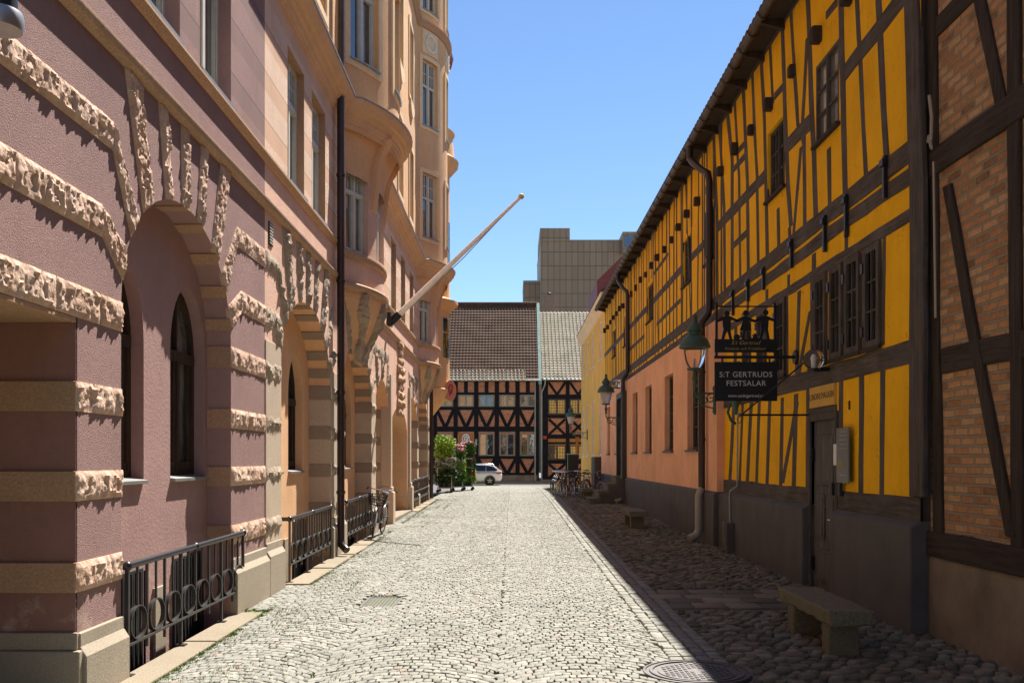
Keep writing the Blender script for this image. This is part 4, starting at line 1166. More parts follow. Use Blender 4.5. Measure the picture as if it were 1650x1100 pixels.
# windows
for i,(a,b,c,d) in enumerate(wins_up):
    small_window(ware, RM, a, b, c, d, .0 if i == 0 else .05, M['timb'], M['glassl'] if i == 0 else M['glassd'], 2 if i == 0 else 4, 3, .05, .025, lights=2, sillmat=M['tar'])
for yc,w in ((10.80,.46),(11.42,.48),(12.0,.45),(12.62,.48),(14.5,.52),(15.6,.5),(16.6,.5)):
    small_window(ware, RM, yc-w/2, yc+w/2, 3.10, 4.28, -.045, M['timb'], M['glass'], 2, 3, .075, .02, sillmat=M['tar'])
    mb = MB()
    for zz in (3.3,4.05): mb.wbox(RM, yc+w/2-.02, yc+w/2+.05, zz-.06, zz+.06, -.062, -.03)
    obj('hinge', mb, M['iron'], ware)
# doorway
def DM(y, z, d=0): return (RX+d, y, z)
da, db = DOOR
mb = MB(); mb.wbox(DM, da, db, .02, 2.32, .035, .09); dr = obj('door', mb, M['doorg'], ware)
mb = MB()
for (a,b,c,d_) in ((.14,.88,1.45,2.12),(.14,.46,.72,1.32),(.56,.88,.72,1.32),(.14,.88,.14,.58)):
    W_ = db-da; fr = .045
    y0_, y1_ = db-b*W_, db-a*W_
    mb.wbox(DM, y0_, y1_, c, d_, .012, .0345); mb.wbox(DM, y0_+fr, y1_-fr, c+fr, d_-fr, .002, .0115)
obj('door_panel', mb, M['doorg'], dr, bevel=.012)
mb = MB(); mb.tube([DM(da+.07,1.0,.03),DM(da+.07,1.0,-.045),DM(da+.20,1.0,-.05)], .011, 8); mb.wbox(DM, da+.04, da+.10, .88, 1.12, .024, .034); obj('handle', mb, M['chrome'], dr, smooth=50)
mb = MB(); mb.wbox(DM, da-.055, da, .02, 2.42, -.03, .2); mb.wbox(DM, db, db+.055, .02, 2.42, -.03, .2); mb.wbox(DM, da, db, 2.32, 2.42, -.028, .2); mb.wbox(DM, da, db, 2.42, 2.50, -.02, .1)
mb.wbox(DM, da-.05, db+.05, -.25, .02, -.06, .2)
obj('door_frame', mb, M['timb'], ware, bevel=.008)
for zz in (.35,1.85):
    mb = MB(); mb.wbox(DM, db-.04, db+.02, zz-.09, zz+.09, -.005, .03); obj('hinge', mb, M['iron'], dr)
# name board over the door
mb = MB(); mb.wbox(RM, da+.01, db-.01, 2.505, 2.785, -.036, .02); nb = obj('name_board', mb, plain('ochre_board', (.62,.36,.07), .8, .08, 4, 40, .002), ware)
# roof, gutter, swan-neck downpipes
def gut(y): return 8.55
mb = MB(); nT = int((Y1+.15-(Y0-.1))/.21); vs = []; fs = []
for j,(d,h) in enumerate(((-.42,0),(-.42,.05),(.6,1.08),(4.5,4.85),(9.4,-.2))):
    for i in range(nT*3+1):
        yy = Y0-.1+i*.07; vs.append((RX+d, yy, 8.62+h+(.035*abs(math.sin(i*PI/3)) if j in (1,2,3) else 0)))
n_ = nT*3+1
fs = [(j*n_+i, j*n_+i+1, (j+1)*n_+i+1, (j+1)*n_+i) for j in range(4) for i in range(n_-1)]
mb.add(vs, fs); obj('roof', mb, M['copper'] if False else plain('dark_roof_tile', (.11,.065,.05), .85, .25, 4, 25, .01), ware)
mb = MB(); mb.box(RX-.40,RX+.1,Y0-.05,Y1+.1,8.56,8.60); obj('eaves_board', mb, M['tar'], ware)
mb = MB(); y = Y0+.2
while y < Y1:
    mb.add([], []); 
    mb.prism([(RX+.02,y-.04,8.40),(RX+.02,y-.04,8.555),(RX-.36,y-.04,8.555),(RX-.36,y-.04,8.50)], (0,.08,0)); y += 1.15
obj('rafter_foot', mb, M['tar'], ware, kind='stuff')
mb = MB(); gx, gzz = RX-.36, 8.60
prof = [(gx+.075*math.cos(a), gzz+.085*math.sin(a)) for a in [PI+PI*k/8 for k in range(9)]]
prof = [(gx-.085,gzz+.01)]+prof+[(gx+.08,gzz+.02)]
n_ = len(prof); mb.add([(x,yy,z) for yy in (Y0-.15,Y1+.25) for x,z in prof], [(i,i+1,n_+i+1,n_+i) for i in range(n_-1)]+[tuple(range(n_)),tuple(range(2*n_-1,n_-1,-1))])
gt = obj('gutter', mb, M['copper'], ware, smooth=50)
mb = MB(); y = Y0+.3
while y < Y1:
    mb.tube([(gx+.09*math.cos(a), y, gzz+.095*math.sin(a)) for a in [PI+PI*k/8 for k in range(9)]], .010, 5); y += .62
obj('gutter_bracket', mb, M['copper'], gt, kind='stuff')
def swan(y, xo, ztop):
    ps = [(gx,y,8.52),(gx,y,8.28),(gx+.05,y-.1,8.16),(RX-.22,y-.55,7.86),(RX-.12,y-.72,7.74),(RX-.10,y-.76,7.55),(RX-.10,y-.76,4.95),(RX-.12,y-.76,4.82),(xo,y-.76,4.62),(xo,y-.76,4.45),(xo,y-.76,1.15)]
    return ps
for y in (20.1,33.8):
    mb = MB(); mb.tube(swan(y, RX-.26, 0), .072, 12); dp = obj('downpipe', mb, M['pipe'], ware, smooth=60)
    g_ = gz(y); xo = RX-.32
    mb = MB(); mb.tube([(RX-.26,y-.76,1.2),(xo,y-.76,1.05),(xo,y-.76,g_+.25),(xo-.05,y-.8,g_+.14),(xo-.22,y-.86,g_+.06)], [.078,.078,.078,.085,.09], 12); obj('standpipe', mb, M['pipec'], dp, smooth=60)
    for zz in (2.2,3.6,6.0):
        mb = MB(); mb.lathe((RX-.26 if zz < 4.5 else RX-.10,y-.76,zz), [(.08,-.03),(.086,-.015),(.086,.015),(.08,.03)], 12); obj('pipe_clip', mb, M['pipe'], dp, smooth=60)

# ---- brick timber-framed house, nearest on the right ----------------------
BX = 4.29
def BM(y, z, d=0): return (BX+d, y, z)
brk = thing('brick_timber_house', 'orange brick house with tarred timber braces, nearest on the right', 'house', (BX,4,0))
def bp(x, y): return px(x, y, BX)
mb = MB(); mb.grid(BM, [-9,Y0-.02], [.8,8.9], [], 0); mb.add([(BX,-9,-.3),(BX+9,-9,-.3),(BX+9,-9,9),(BX,-9,9)], [(0,1,2,3)])
obj('brick_infill', mb, M['brickr'], brk)
mb = MB(); mb.prism([(BX+.3,-9,-.3),(BX-.035,-9,-.3),(BX-.03,-9,.76),(BX-.01,-9,.82),(BX+.3,-9,.82)], (0,9+Y0-.03,0)); obj('plinth', mb, M['plinthb'], brk, bevel=.015)
def bstick(pts, w, kind, name, d0=-.03): return stick(pts, w, kind, M['tar'] if kind == 'v' else M['tarh'], d0, name, .01, brk, BM)
def bpost(pp, wpx, name='post', d0=-.03):
    pts = [bp(x,y) for x,y in pp]; xm = pp[len(pp)//2][0]; Ym = F*BX/(xm-HX)
    bstick(pts, wpx*Ym*Ym/(F*BX), 'v', name, d0)
bpost([(1501,-80),(1504,0),(1507,300),(1508,500),(1513,700),(1515,865)], 14)
bpost([(1633,-90),(1637,0),(1638,350),(1641,600),(1643,890)], 20)
bpost([(1581,0),(1620,188)], 17, 'brace', -.026); bpost([(1562,-90),(1581,0)], 17, 'brace', -.026)
bpost([(1529,299),(1565,500),(1622,800),(1634,865)], 17, 'brace', -.036)
bpost([(1484,-50),(1487,860)], 5, 'post', -.02)
bstick([(3,4.79),(Y0-.03,4.79)], .27, 'h', 'floor_beam', -.045)
bstick([(3,2.74),(Y0-.3,2.77)], .24, 'h', 'rail', -.028)
bstick([(-9,.94),(Y0-.03,.94)], .25, 'h', 'sill_beam', -.05)
bstick([(-9,4.79),(3,4.79)], .27, 'h', 'floor_beam', -.045); bstick([(-9,2.74),(3,2.74)], .24, 'h', 'rail', -.028)
rl = [bp(1512,44), bp(1560,-3), bp(1640,-85)]
bstick([(rl[0][0],rl[0][1]),(3,rl[0][1]-.02)], .2, 'h', 'rail', -.028); bstick([(-9,8.7),(Y0-.03,8.7)], .25, 'h', 'wall_plate', -.045)
for yy in (6.6,4.8,3.0,1.0,-1,-3,-5,-7): bstick([(yy,.9),(yy,8.7)], .2, 'v', 'post')
mb = MB(); mb.add([(BX-.5,-9,8.8),(BX-.5,Y0-.14,8.8),(BX+4.5,Y0-.14,13.4),(BX+4.5,-9,13.4),(BX+9.5,Y0-.14,8.8),(BX+9.5,-9,8.8)], [(0,1,2,3),(3,2,4,5)])
mb.add([(BX-.5,-9,8.78),(BX-.5,Y0-.14,8.78),(BX+.02,Y0-.14,8.78),(BX+.02,-9,8.78)], [(0,1,2,3)])
obj('roof', mb, bpy.data.materials['dark_roof_tile'], brk)
mb = MB(); mb.tube([(BX-.13,9.28,5.42),(BX-.11,9.27,5.2),(BX-.13,9.24,4.96),(BX-.10,9.3,4.9),(BX-.09,9.38,5.05),(BX-.08,9.42,5.0)], .016, 7)
mb.tube([(BX-.1,9.25,4.75),(BX-.08,9.25,3.2)], .012, 6); obj('cable', mb, M['pipec'], brk, smooth=60)

# ---- plain ochre house beyond the warehouse -------------------------------
och = thing('rendered_house', 'plain ochre rendered house with white windows beyond the warehouse', 'house', (4.3,50,0))
OX = 4.3
def OM2(y, z, d=0): return (OX+d, y, z)
ow = []
for yc in (45.3,49.2,53.0,56.2):
    for z0,z1 in ((1.95,4.9),(6.6,8.5)): ow.append((yc-.5,yc+.5,z0,z1))
mb = MB(); mb.grid(OM2, [42.3,57.8], [0,9.1], ow, 0, .10)
mb.add([(OX,57.8,0),(OX+10,57.8,0),(OX+10,57.8,9.1),(OX,57.8,9.1)], [(0,1,2,3)]); mb.add([(OX,42.3,0),(OX+10,42.3,0),(OX+10,42.3,9.1),(OX,42.3,9.1)], [(0,1,2,3)])
obj('wall', mb, M['yplain'], och)
for a,b,c,d in ow: small_window(och, OM2, a, b, c, d, .02, M['white'], M['glass'], 2, 4 if c < 3 else 3, .09, .04, lights=2, sillmat=M['white'])
course(och, [(OX,57.8),(OX,42.25)], [(0,8.75),(.04,8.8),(.10,8.95),(.14,9.1),(.26,9.25),(.28,9.38),(0,9.42)], M['cream'], 'eaves_cornice')
mb = MB(); mb.add([(OX-.3,42.2,9.4),(OX-.3,58.1,9.4),(OX+5,58.1,13.6),(OX+5,42.2,13.6),(OX+10.3,58.1,9.4),(OX+10.3,42.2,9.4)], [(0,1,2,3),(3,2,4,5)]); mb.add([(OX-.2,42.2,9.38),(OX+5,42.2,13.58),(OX+10.2,42.2,9.38)], [(0,1,2)])
obj('roof', mb, bpy.data.materials['dark_roof_tile'], och)
mb = MB(); mb.box(OX-.35,OX+.1,44.6,46.4,-.2,1.9); obj('side_buttress', mb, M['plinth'], och, bevel=.02)
# ------------------------------------------------------------------ houses closing the street
FY = 72.5
KS = F/FY
def fx(x, y): return ((x-HX)/KS, CH+(HY-y)/KS)   # photo column/row measured on the far facade -> metres on it
def FM(x, z, d=0): return (x, FY+d, z)
def fbox(mb, x0, x1, z0, z1, d0, d1): return mb.wbox(FM, x0, x1, z0, z1, d0, d1)
def fstick(house, a, b, w, name, d0=-.05):
    (x0,z0),(x1,z1) = a, b; t = Vector((x1-x0,z1-z0)); L = t.length; t /= L; n = Vector((-t.y,t.x))*(w/2)
    mb = MB(); mb.wprism(FM, [(x0-n.x,z0-n.y),(x1-n.x,z1-n.y),(x1+n.x,z1+n.y),(x0+n.x,z0+n.y)], d0-U(0,.006), .03)
    return obj(name, mb, M['blackt'], house)
def tiles(mb, x0, x1, y0, z0, y1, z1, pw=.30, pl=.34, amp=.045):
    """pantile slope: rolled columns and lapped rows"""
    L = math.hypot(y1-y0, z1-z0); uy, uz = (y1-y0)/L, (z1-z0)/L; ny, nz = -uz, uy
    rows = max(1, round(L/pl)); pl = L/rows; nx = int((x1-x0)/pw)*6
    for r in range(rows):
        vs = []
        for (s, lift) in ((r*pl, .045), ((r+1)*pl+.03, .0)):
            for i in range(nx+1):
                x = x0+(x1-x0)*i/nx; ph = (i % 6)/6; h = amp*max(0, math.sin(ph*2*PI)) - .012*max(0, -math.sin(ph*2*PI)) + lift + N(x*.8, s*.9, 2)*.02
                vs.append((x, y0+uy*s+ny*h, z0+uz*s+nz*h))
        n = nx+1; fs = [(i,i+1,n+i+1,n+i) for i in range(nx)]
        o = len(vs)                                # butt edge of the row
        vs += [(p[0], p[1]-ny*.05, p[2]-nz*.05) for p in vs[:n]]
        fs += [(i, o+i, o+i+1, i+1) for i in range(nx)]
        mb.add(vs, fs)
def tilemat(name, c, c2, moss):
    g = G(name); p = g.pos(); n = g.noise(p, 3.5, 6, .7); n2 = g.noise(p, 11, 3, .6); n3 = g.noise(p, .8, 4, .6)
    col = g.ramp(n, [(.3, c), (.7, c2)])
    col = g.mix(.5, col, g.ramp(n2, [(.35, mul(c,.6)), (.65, mul(c2,1.2))]))
    col = g.mix(g.math('MULTIPLY', g.ramp(n3, [(.5,(0,0,0)),(.7,(1,1,1))]), .4), col, moss)
    return g.out(col, .85, g.bump(n2, .4, .01), 0, .2)
M['tiled'] = tilemat('dark_brown_pantile', (.085,.044,.026), (.135,.072,.042), (.06,.038,.022))
M['tilel'] = tilemat('weathered_pale_pantile', (.20,.165,.115), (.40,.35,.26), (.10,.10,.06))
M['frameg'] = paint('grey_green_window_paint', (.22,.24,.19), .6)
def lattice(house, x0, x1, z0, z1, cols, rows, fr, pane, sashes=2):
    mb = MB(); t = .09
    fbox(mb,x0,x0+t,z0,z1,-.07,.02); fbox(mb,x1-t,x1,z0,z1,-.07,.02); fbox(mb,x0+t,x1-t,z0,z0+t,-.068,.02); fbox(mb,x0+t,x1-t,z1-t,z1,-.068,.02)
    for k in range(1, sashes): c = x0+(x1-x0)*k/sashes; fbox(mb,c-.07,c+.07,z0+t,z1-t,-.066,.02)
    for k in range(1, cols): c = x0+(x1-x0)*k/cols; fbox(mb,c-.013,c+.013,z0+t,z1-t,-.045,.0)
    for k in range(1, rows): c = z0+(z1-z0)*k/rows; fbox(mb,x0+t,x1-t,c-.013,c+.013,-.044,.0)
    w = obj('window', mb, fr, house)
    # leaded panes are never quite coplanar: each sash hangs a touch differently
    for k in range(sashes):
        a, b = x0+(x1-x0)*k/sashes, x0+(x1-x0)*(k+1)/sashes; q = U(-.02,.02); q2 = U(-.015,.015)
        mb = MB(); mb.add([FM(a+.05,z0+.05,-.02+q),FM(b-.05,z0+.05,-.02-q),FM(b-.05,z1-.05,-.02-q+q2),FM(a+.05,z1-.05,-.02+q+q2)], [(0,1,2,3)])
        obj('pane', mb, pane, w)
    return w
ft = thing('brick_timber_townhouse', 'black timber-framed brick townhouse under a dark brown roof closing the street', 'house', (-2.5,FY,0))
XL, XR = -9.2, fx(868,0)[0]
def Z(y): return fx(0,y)[1]
mb = MB(); fbox(mb, XL, XR, 0, Z(608), 0, .4); obj('brick_infill', mb, M['brickf'], ft)
mb = MB(); fbox(mb, XL, XR-.1, -.3, Z(765), -.12, .1); obj('plinth', mb, M['plinthb'], ft, bevel=.02)
wc = [fx(c,0)[0] for c in (685,717.5,750.8,784,817.2,850.5)]
hp = (wc[3]-wc[2])/2
for zt, w in ((Z(611.5),.34),(Z(634),.20),(Z(657.5),.26),(Z(691),.40),(Z(736.5),.22),(Z(763.5),.24)):
    fstick(ft, (XL,zt), (XR,zt), w, 'rail')
for c in wc:
    for x in (c-hp,): fstick(ft, (x,Z(766)), (x,Z(608)), .34, 'post', -.045)
    fstick(ft, (c,Z(633)), (c,Z(610)), .30, 'post', -.044)
    for z0,z1,n_ in ((Z(688),Z(660),1),(Z(763),Z(739),1)):
        if n_ and not (z0 < 1.5 and abs(c-wc[2]) < .1):
            fstick(ft, (c-.02,z0), (c-hp+.15,z1), .26, 'brace', -.035); fstick(ft, (c+.02,z0), (c+hp-.15,z1), .26, 'brace', -.03)
    lattice(ft, c-hp+.22, c+hp-.22, Z(655), Z(636), 8, 5, M['frameg'], M['glass'])
    if abs(c-wc[2]) > .1: lattice(ft, c-hp+.22, c+hp-.22, Z(734), Z(698), 2, 2, M['frameg'], M['glass'])
fstick(ft, (XR-.12,Z(778)), (XR-.12,Z(608)), .30, 'post', -.05)
c = wc[2]
mb = MB(); fbox(mb, c-hp+.16, c+hp-.16, 0, Z(698.5), -.06, .05); d_ = obj('door', mb, M['doorb'], ft)
mb = MB()
fbox(mb, c-hp+.16, c+hp-.16, Z(719), Z(717.6), -.075, -.05)
for k in range(7):
    for s in (-1,1): mb.wprism(FM, [(c+s*.02, Z(760)+k*.28),(c+s*.6, Z(760)+k*.28+.4),(c+s*.6, Z(760)+k*.28+.44),(c+s*.02, Z(760)+k*.28+.04)], -.07, -.055)
obj('herringbone_board', mb, M['doorb'], d_)
mb = MB(); mb.sphere(FM(c+.45,1.3,-.1), .04, 8); obj('handle', mb, M['chrome'], d_)
mb = MB(); zr = 14.78; dpt = 5.67
tiles(mb, XL, XR+.05, FY-.35, Z(609)-.12, FY+dpt, zr, .25, .34, .016); mb.add([(XL,FY+dpt,zr),(XR,FY+dpt,zr),(XR,FY+dpt*2,Z(609)),(XL,FY+dpt*2,Z(609))], [(0,1,2,3)])
mb.add([(XR,FY,Z(610)),(XR,FY+dpt,zr-.03),(XR,FY+2*dpt,Z(610))], [(0,1,2)])
obj('roof', mb, M['tiled'], ft)
mb = MB(); tiles(mb, XL, XR-1.0, FY-.47, Z(609)-.20, FY+.42, Z(609)+.72); obj('roof_skirt', mb, M['tilel'], ft)
mb = MB(); mb.tube([(XL,FY+dpt,zr+.05),(XR,FY+dpt,zr+.05)], .13, 8); obj('ridge_tile', mb, M['tiled'], ft, smooth=60)
mb = MB(); mb.tube([(XL,FY-.42,Z(609)-.2),(XR+.05,FY-.42,Z(609)-.2)], .07, 8); obj('gutter', mb, M['zinc'], ft, smooth=60)
mb = MB(); mb.tube([(XR-.28,FY-.3,Z(609)-.2),(XR-.28,FY-.12,Z(614)),(XR-.28,FY-.12,.1)], .055, 8); obj('downpipe', mb, M['zinc'], ft, smooth=60)
mb = MB(); mb.box(XR-.02,XR+.20,FY-.5,FY+dpt,0,0.01) if False else mb.prism([(XR-.02,FY-.5,Z(609)-.22),(XR-.02,FY+dpt,zr+.12),(XR-.02,FY+dpt,zr-.2),(XR-.02,FY-.5,Z(609)-.5)], (.24,0,0)); obj('verge_flashing', mb, M['verd'], ft)
for s in (-1,1):
    mb = MB(); mb.lathe(FM(c+s*(hp+.0),Z(712),-.17), [(.03,-.3),(.07,-.1),(.10,.2),(.03,.26)], 8); obj('door_lantern', mb, M['zinc'], ft)
# oval painted emblem over the door
em = thing('oval_emblem', 'white oval sign with coloured crest marks above the far wooden door', 'sign', FM(c,Z(707),-.12))
def oval(mb, rx, rz, d0, d1, cx=c, cz=Z(707), n=28): mb.wprism(FM, [(cx+rx*math.cos(2*PI*k/n), cz+rz*math.sin(2*PI*k/n)) for k in range(n)], d0, d1)
mb = MB(); oval(mb,.31,.42,-.12,-.06); obj('board', mb, M['white'], em)
mb = MB()
for k in range(5):
    an = PI*(.22+.14*k); oval(mb, .030, .045, -.132, -.12, c+.19*math.cos(an), Z(707)+.27*math.sin(an), 8)
for s in (-1,1):
    oval(mb, .035,.075,-.131,-.12,c+s*.19,Z(707)-.03,8); oval(mb,.05,.035,-.131,-.12,c+s*.15,Z(707)-.18,8)
oval(mb,.07,.05,-.131,-.12,c,Z(707)+.05,10); obj('crest_mark', mb, M['dlett'], em)
mb = MB(); oval(mb,.10,.10,-.133,-.12,c,Z(707)-.16,12); obj('crest_shield', mb, M['gold'], em)
mb = MB(); oval(mb,.04,.07,-.133,-.12,c-.21,Z(707)+.08,10); obj('crest_flower', mb, M['red'], em)
# second half-timbered house with crossed braces
sx = thing('cross_braced_house', 'half-timbered brick house with crossed braces and pale pantiles, right end of street', 'house', (5,FY,0))
XA, XB = XR+.28, 12.0
mb = MB(); fbox(mb, XA, XB, 0, Z(610), 0, .4); obj('brick_infill', mb, M['brickf'], sx)
mb = MB(); fbox(mb, XA, XB, -.3, Z(772), -.1, .1); obj('plinth', mb, M['plinthb'], sx)
cs = [fx(897.5,0)[0]+i*1.66 for i in range(5)]
for zt, w in ((Z(612),.30),(Z(639),.36),(Z(670.5),.28),(Z(703),.32),(Z(713.5),.16),(Z(743.5),.30),(Z(771),.24)): fstick(sx, (XA,zt), (XB,zt), w, 'rail')
mb = MB(); fbox(mb, XA, XB, Z(712.5), Z(706.5), -.04, .02); obj('board', mb, M['doorb'], sx)
fstick(sx, (XA+.2,Z(775)), (XA+.2,Z(608)), .5, 'post', -.05)
for cc in cs:
    fstick(sx, (cc+.83,Z(775)), (cc+.83,Z(608)), .3, 'post', -.046)
    for s in (-1,1):
        fstick(sx, (cc+s*.02,Z(635)), (cc+s*.64,Z(616)), .2, 'brace', -.036+.004*s)
        fstick(sx, (cc-s*.64,Z(700)), (cc+s*.64,Z(675)), .2, 'brace', -.036+.004*s); fstick(sx, (cc-s*.64,Z(770)), (cc+s*.64,Z(747)), .2, 'brace', -.036+.004*s)
    lattice(sx, cc-.68, cc+.68, Z(667), Z(643), 6, 5, M['timb'], M['glass']); lattice(sx, cc-.68, cc+.68, Z(740), Z(717), 6, 4, M['timb'], M['glass'])
zr2 = 14.37; dp2 = 7.37
mb = MB(); tiles(mb, XA-.05, XB, FY-.4, Z(609)-.1, FY+dp2, zr2+.0, .31, .36, .06); mb.add([(XA,FY+dp2,zr2),(XB,FY+dp2,zr2),(XB,FY+dp2*2,Z(609)),(XA,FY+dp2*2,Z(609))], [(0,1,2,3)])
obj('roof', mb, M['tilel'], sx)
mb = MB(); mb.tube([(XA,FY-.45,Z(609)-.16),(XB,FY-.45,Z(609)-.16)], .07, 8); obj('gutter', mb, M['zinc'], sx, smooth=60)
mb = MB(); mb.tube([(XA+.22,FY-.42,Z(609)-.2),(XA+.2,FY-.3,Z(620)),(XA-.05,FY-.13,Z(632)),(XA-.05,FY-.13,.1)], .055, 8); obj('downpipe', mb, M['zinc'], sx, smooth=60)
xc, zc = fx(884,0)[0]*1.12, 0
mb = MB(); yy = FY+10; kk = F/yy
mb.box((875-HX)/kk,(893-HX)/kk,yy-.5,yy+.5,9,CH+(HY-476)/kk); ch = obj('chimney', mb, plain('chimney_sheet', (.22,.165,.125), .7, .12), sx)
mb = MB(); mb.sphere(((885-HX)/kk,yy,CH+(HY-474)/kk), .2, 10, .8); obj('chimney_cowl', mb, M['plast'], ch, smooth=180)
rs_ = thing('red_sign', 'small red sign plate on the black post beside the far downpipe', 'sign', FM(XA+.2,Z(704.5),-.2))
mb = MB(); fbox(mb, XA+.06, XA+.34, Z(707), Z(702), -.16, -.05); obj('plate', mb, M['red'], rs_)
# panelled modern tower behind the roofs
tw = thing('panelled_tower', 'tall brown metal-panelled modern building rising behind the tiled roofs', 'tower', (8,118,0))
TY = 118.0; tk = F/TY
def tx(x): return (x-HX)/tk
def tz(y): return CH+(HY-y)/tk
g = G('bronze_panels'); p = g.pos(); s_ = g.node('ShaderNodeSeparateXYZ'); g.link(p, s_.inputs[0])
cb = g.node('ShaderNodeCombineXYZ'); g.link(s_.outputs['X'], cb.inputs[0]); g.link(s_.outputs['Z'], cb.inputs[1])
b_ = g.node('ShaderNodeTexBrick', offset=0); g.link(cb.outputs[0], b_.inputs['Vector']); b_.inputs['Scale'].default_value = 1
b_.inputs['Brick Width'].default_value = .76; b_.inputs['Row Height'].default_value = 1.75; b_.inputs['Mortar Size'].default_value = .035
b_.inputs['Color1'].default_value = (.285,.205,.13,1); b_.inputs['Color2'].default_value = (.325,.24,.155,1); b_.inputs['Mortar'].default_value = (.15,.108,.07,1)
M['bronze'] = g.out(b_.outputs['Color'], .55, g.bump(g.math('MULTIPLY', b_.outputs['Fac'], -1.0), .8, .05), .2, .4)
mb = MB(); mb.box(tx(871),tx(1080),TY,TY+16,0,tz(388)); obj('main_block', mb, M['bronze'], tw)
mb = MB(); mb.box(tx(870),tx(918),TY-.15,TY+10,tz(389),tz(368)); obj('roof_block', mb, M['bronze'], tw)
mb = MB(); mb.box(tx(844),tx(871)-.02,TY+3,TY+12,0,tz(447)); obj('side_block', mb, M['bronze'], tw)
mb = MB(); mb.box(tx(843.5),tx(871),TY+2.9,TY+12.1,tz(447)+.01,tz(444.5)); mb.box(tx(870.5),tx(1080.5),TY-.1,TY+16.1,tz(388)+.01,tz(386.5)); obj('parapet_cap', mb, M['alu'], tw)
mb = MB(); mb.prism([(tx(932),TY+2,tz(386)),(tx(938),TY+2,tz(381.5)),(tx(1003),TY+2,tz(381.5)),(tx(1003),TY+2,tz(386))], (0,6,0)); obj('plant_housing', mb, M['alu'], tw)
mb = MB(); mb.box(tx(1001),tx(1080),TY-1.5,TY+10,tz(410),tz(378)); pb = obj('penthouse', mb, M['bronze'], tw)
mb = MB(); mb.box(tx(1004.5),tx(1070),TY-1.56,TY-1.5,tz(402),tz(386)); obj('penthouse_window', mb, glass('blue_sky_glass', (.02,.06,.14), .03, 2.2), pb)
# red hipped roof between the ochre house and the tower
rr = thing('red_roof_house', 'house with a steep dark red metal roof behind the ochre building', 'house', (9,84,0))
ry = 84.0; rk = F/ry
a_ = ((962-HX)/rk, CH+(HY-452)/rk); 
mb = MB(); x0 = a_[0]
mb.prism([(x0,ry,9.0),(x0,ry,CH+(HY-452)/rk),(x0+3.1,ry,CH+(HY-398)/rk),(x0+8,ry,CH+(HY-398)/rk),(x0+8,ry,9)], (0,9,0)); obj('roof', mb, plain('red_metal_roof', (.19,.045,.04), .6, .12, 3, 20, .003), rr)
mb = MB(); mb.box(x0+.1,x0+7.9,ry+.1,ry+8.9,-.1,9.0); obj('wall', mb, M['yplain'], rr)
mb = MB(); mb.bar((x0+.3,ry-.02,CH+(HY-470)/rk),(x0+3.1,ry-.02,CH+(HY-420)/rk), .06,.12); obj('roof_seam', mb, bpy.data.materials['red_metal_roof'], rr)
# ------------------------------------------------------------------ street furniture and loose things
def text(name, body, size, loc, rot, mat, parent, shear=0, sx=1.0, offset=0.0, ext=.002, spacing=1.0, align='CENTER'):
    cu = bpy.data.curves.new(name, 'FONT'); cu.body = body; cu.size = size; cu.align_x = align; cu.align_y = 'CENTER'; cu.shear = shear; cu.extrude = ext; cu.offset = offset; cu.space_character = spacing
    cu.resolution_u = 4
    o = bpy.data.objects.new(name, cu); COL.objects.link(o)
    dg = bpy.context.evaluated_depsgraph_get(); me = bpy.data.meshes.new_from_object(o.evaluated_get(dg))
    bpy.data.objects.remove(o); bpy.data.curves.remove(cu)
    o = bpy.data.objects.new(name, me); COL.objects.link(o); me.materials.clear(); me.materials.append(mat)
    off = OFF.get(parent, Vector((0,0,0))); o.parent = parent; OFF[o] = off
    o.location = Vector(loc)-off; o.rotation_euler = rot; o.scale = (sx,1,1); return o
# ---- area railings in front of the light wells
def railing(ya, yb, n, label, rings=True):
    X = -3.165; g0, g1 = gz(ya)+.018, gz(yb)+.018
    def P(y, h, dx=0): return (X+dx, y, g0+(g1-g0)*(y-ya)/(yb-ya)+h)
    r = thing('railing', label, 'railing', (X,ya,g0), 'area railings along the left houses')
    mb = MB(); mb.tube([P(ya,.9),P((ya+yb)/2,.9),P(yb,.9)], .030, 12); mb.tube([P(ya,.9),P(ya,.9,-.2)], .030, 10)
    for y in (ya,yb,(ya+yb)/2): mb.sphere(P(y,.9), .042, 10)
    obj('top_rail', mb, M['iron'], r, smooth=60)
    mb = MB(); mb.bar(P(ya,.25),P(yb,.25), .045,.022); obj('bottom_rail', mb, M['ironlt'], r, bevel=.003)
    p = (yb-ya)/n
    for i in range(n+1):
        y = ya+p*i; long_ = i in (0, n) or i % 3 == 0
        mb = MB(); mb.bar(P(y,0 if long_ else .16),P(y,.89), .022 if not long_ else .030,.022 if not long_ else .030, (0,1,0))
        if long_: mb.box(X-.05,X+.05,y-.04,y+.04,P(y,0)[2]-.004,P(y,0)[2]+.010)
        obj('baluster', mb, M['ironlt'], r)
    for i in range(n):
        y = ya+p*(i+.5); 
        mb = MB(); mb.bar(P(y,.55),P(y,.89), .018,.018,(0,1,0))
        a, b = p*.43, .145; pts_o = []; vs = []; K = 22
        for dx in (-.02,.02):
            for k in range(K):
                an = 2*PI*k/K; q = P(y, .405)
                for rr in (1.0,.93): vs.append((X+dx, y+a*rr*math.cos(an), q[2]+b*rr*math.sin(an)))
        fs = []
        for k in range(K):
            l = (k+1)%K; o1, i1, o2, i2 = 2*k, 2*k+1, 2*l, 2*l+1; h = 2*K
            fs += [(o1,o2,i2,i1),(h+o1,h+i1,h+i2,h+o2),(o1,h+o1,h+o2,o2),(i1,i2,h+i2,h+i1)]
        mb.add(vs, fs); obj('oval_ring', mb, M['ironlt'], r, smooth=50)
    return r
railing(7.66,10.95,8,'dark iron railing with oval rings in front of the mauve arch, nearest of all')
railing(13.25,16.25,8,'iron railing with oval rings between the granite pier and the brown downpipe')
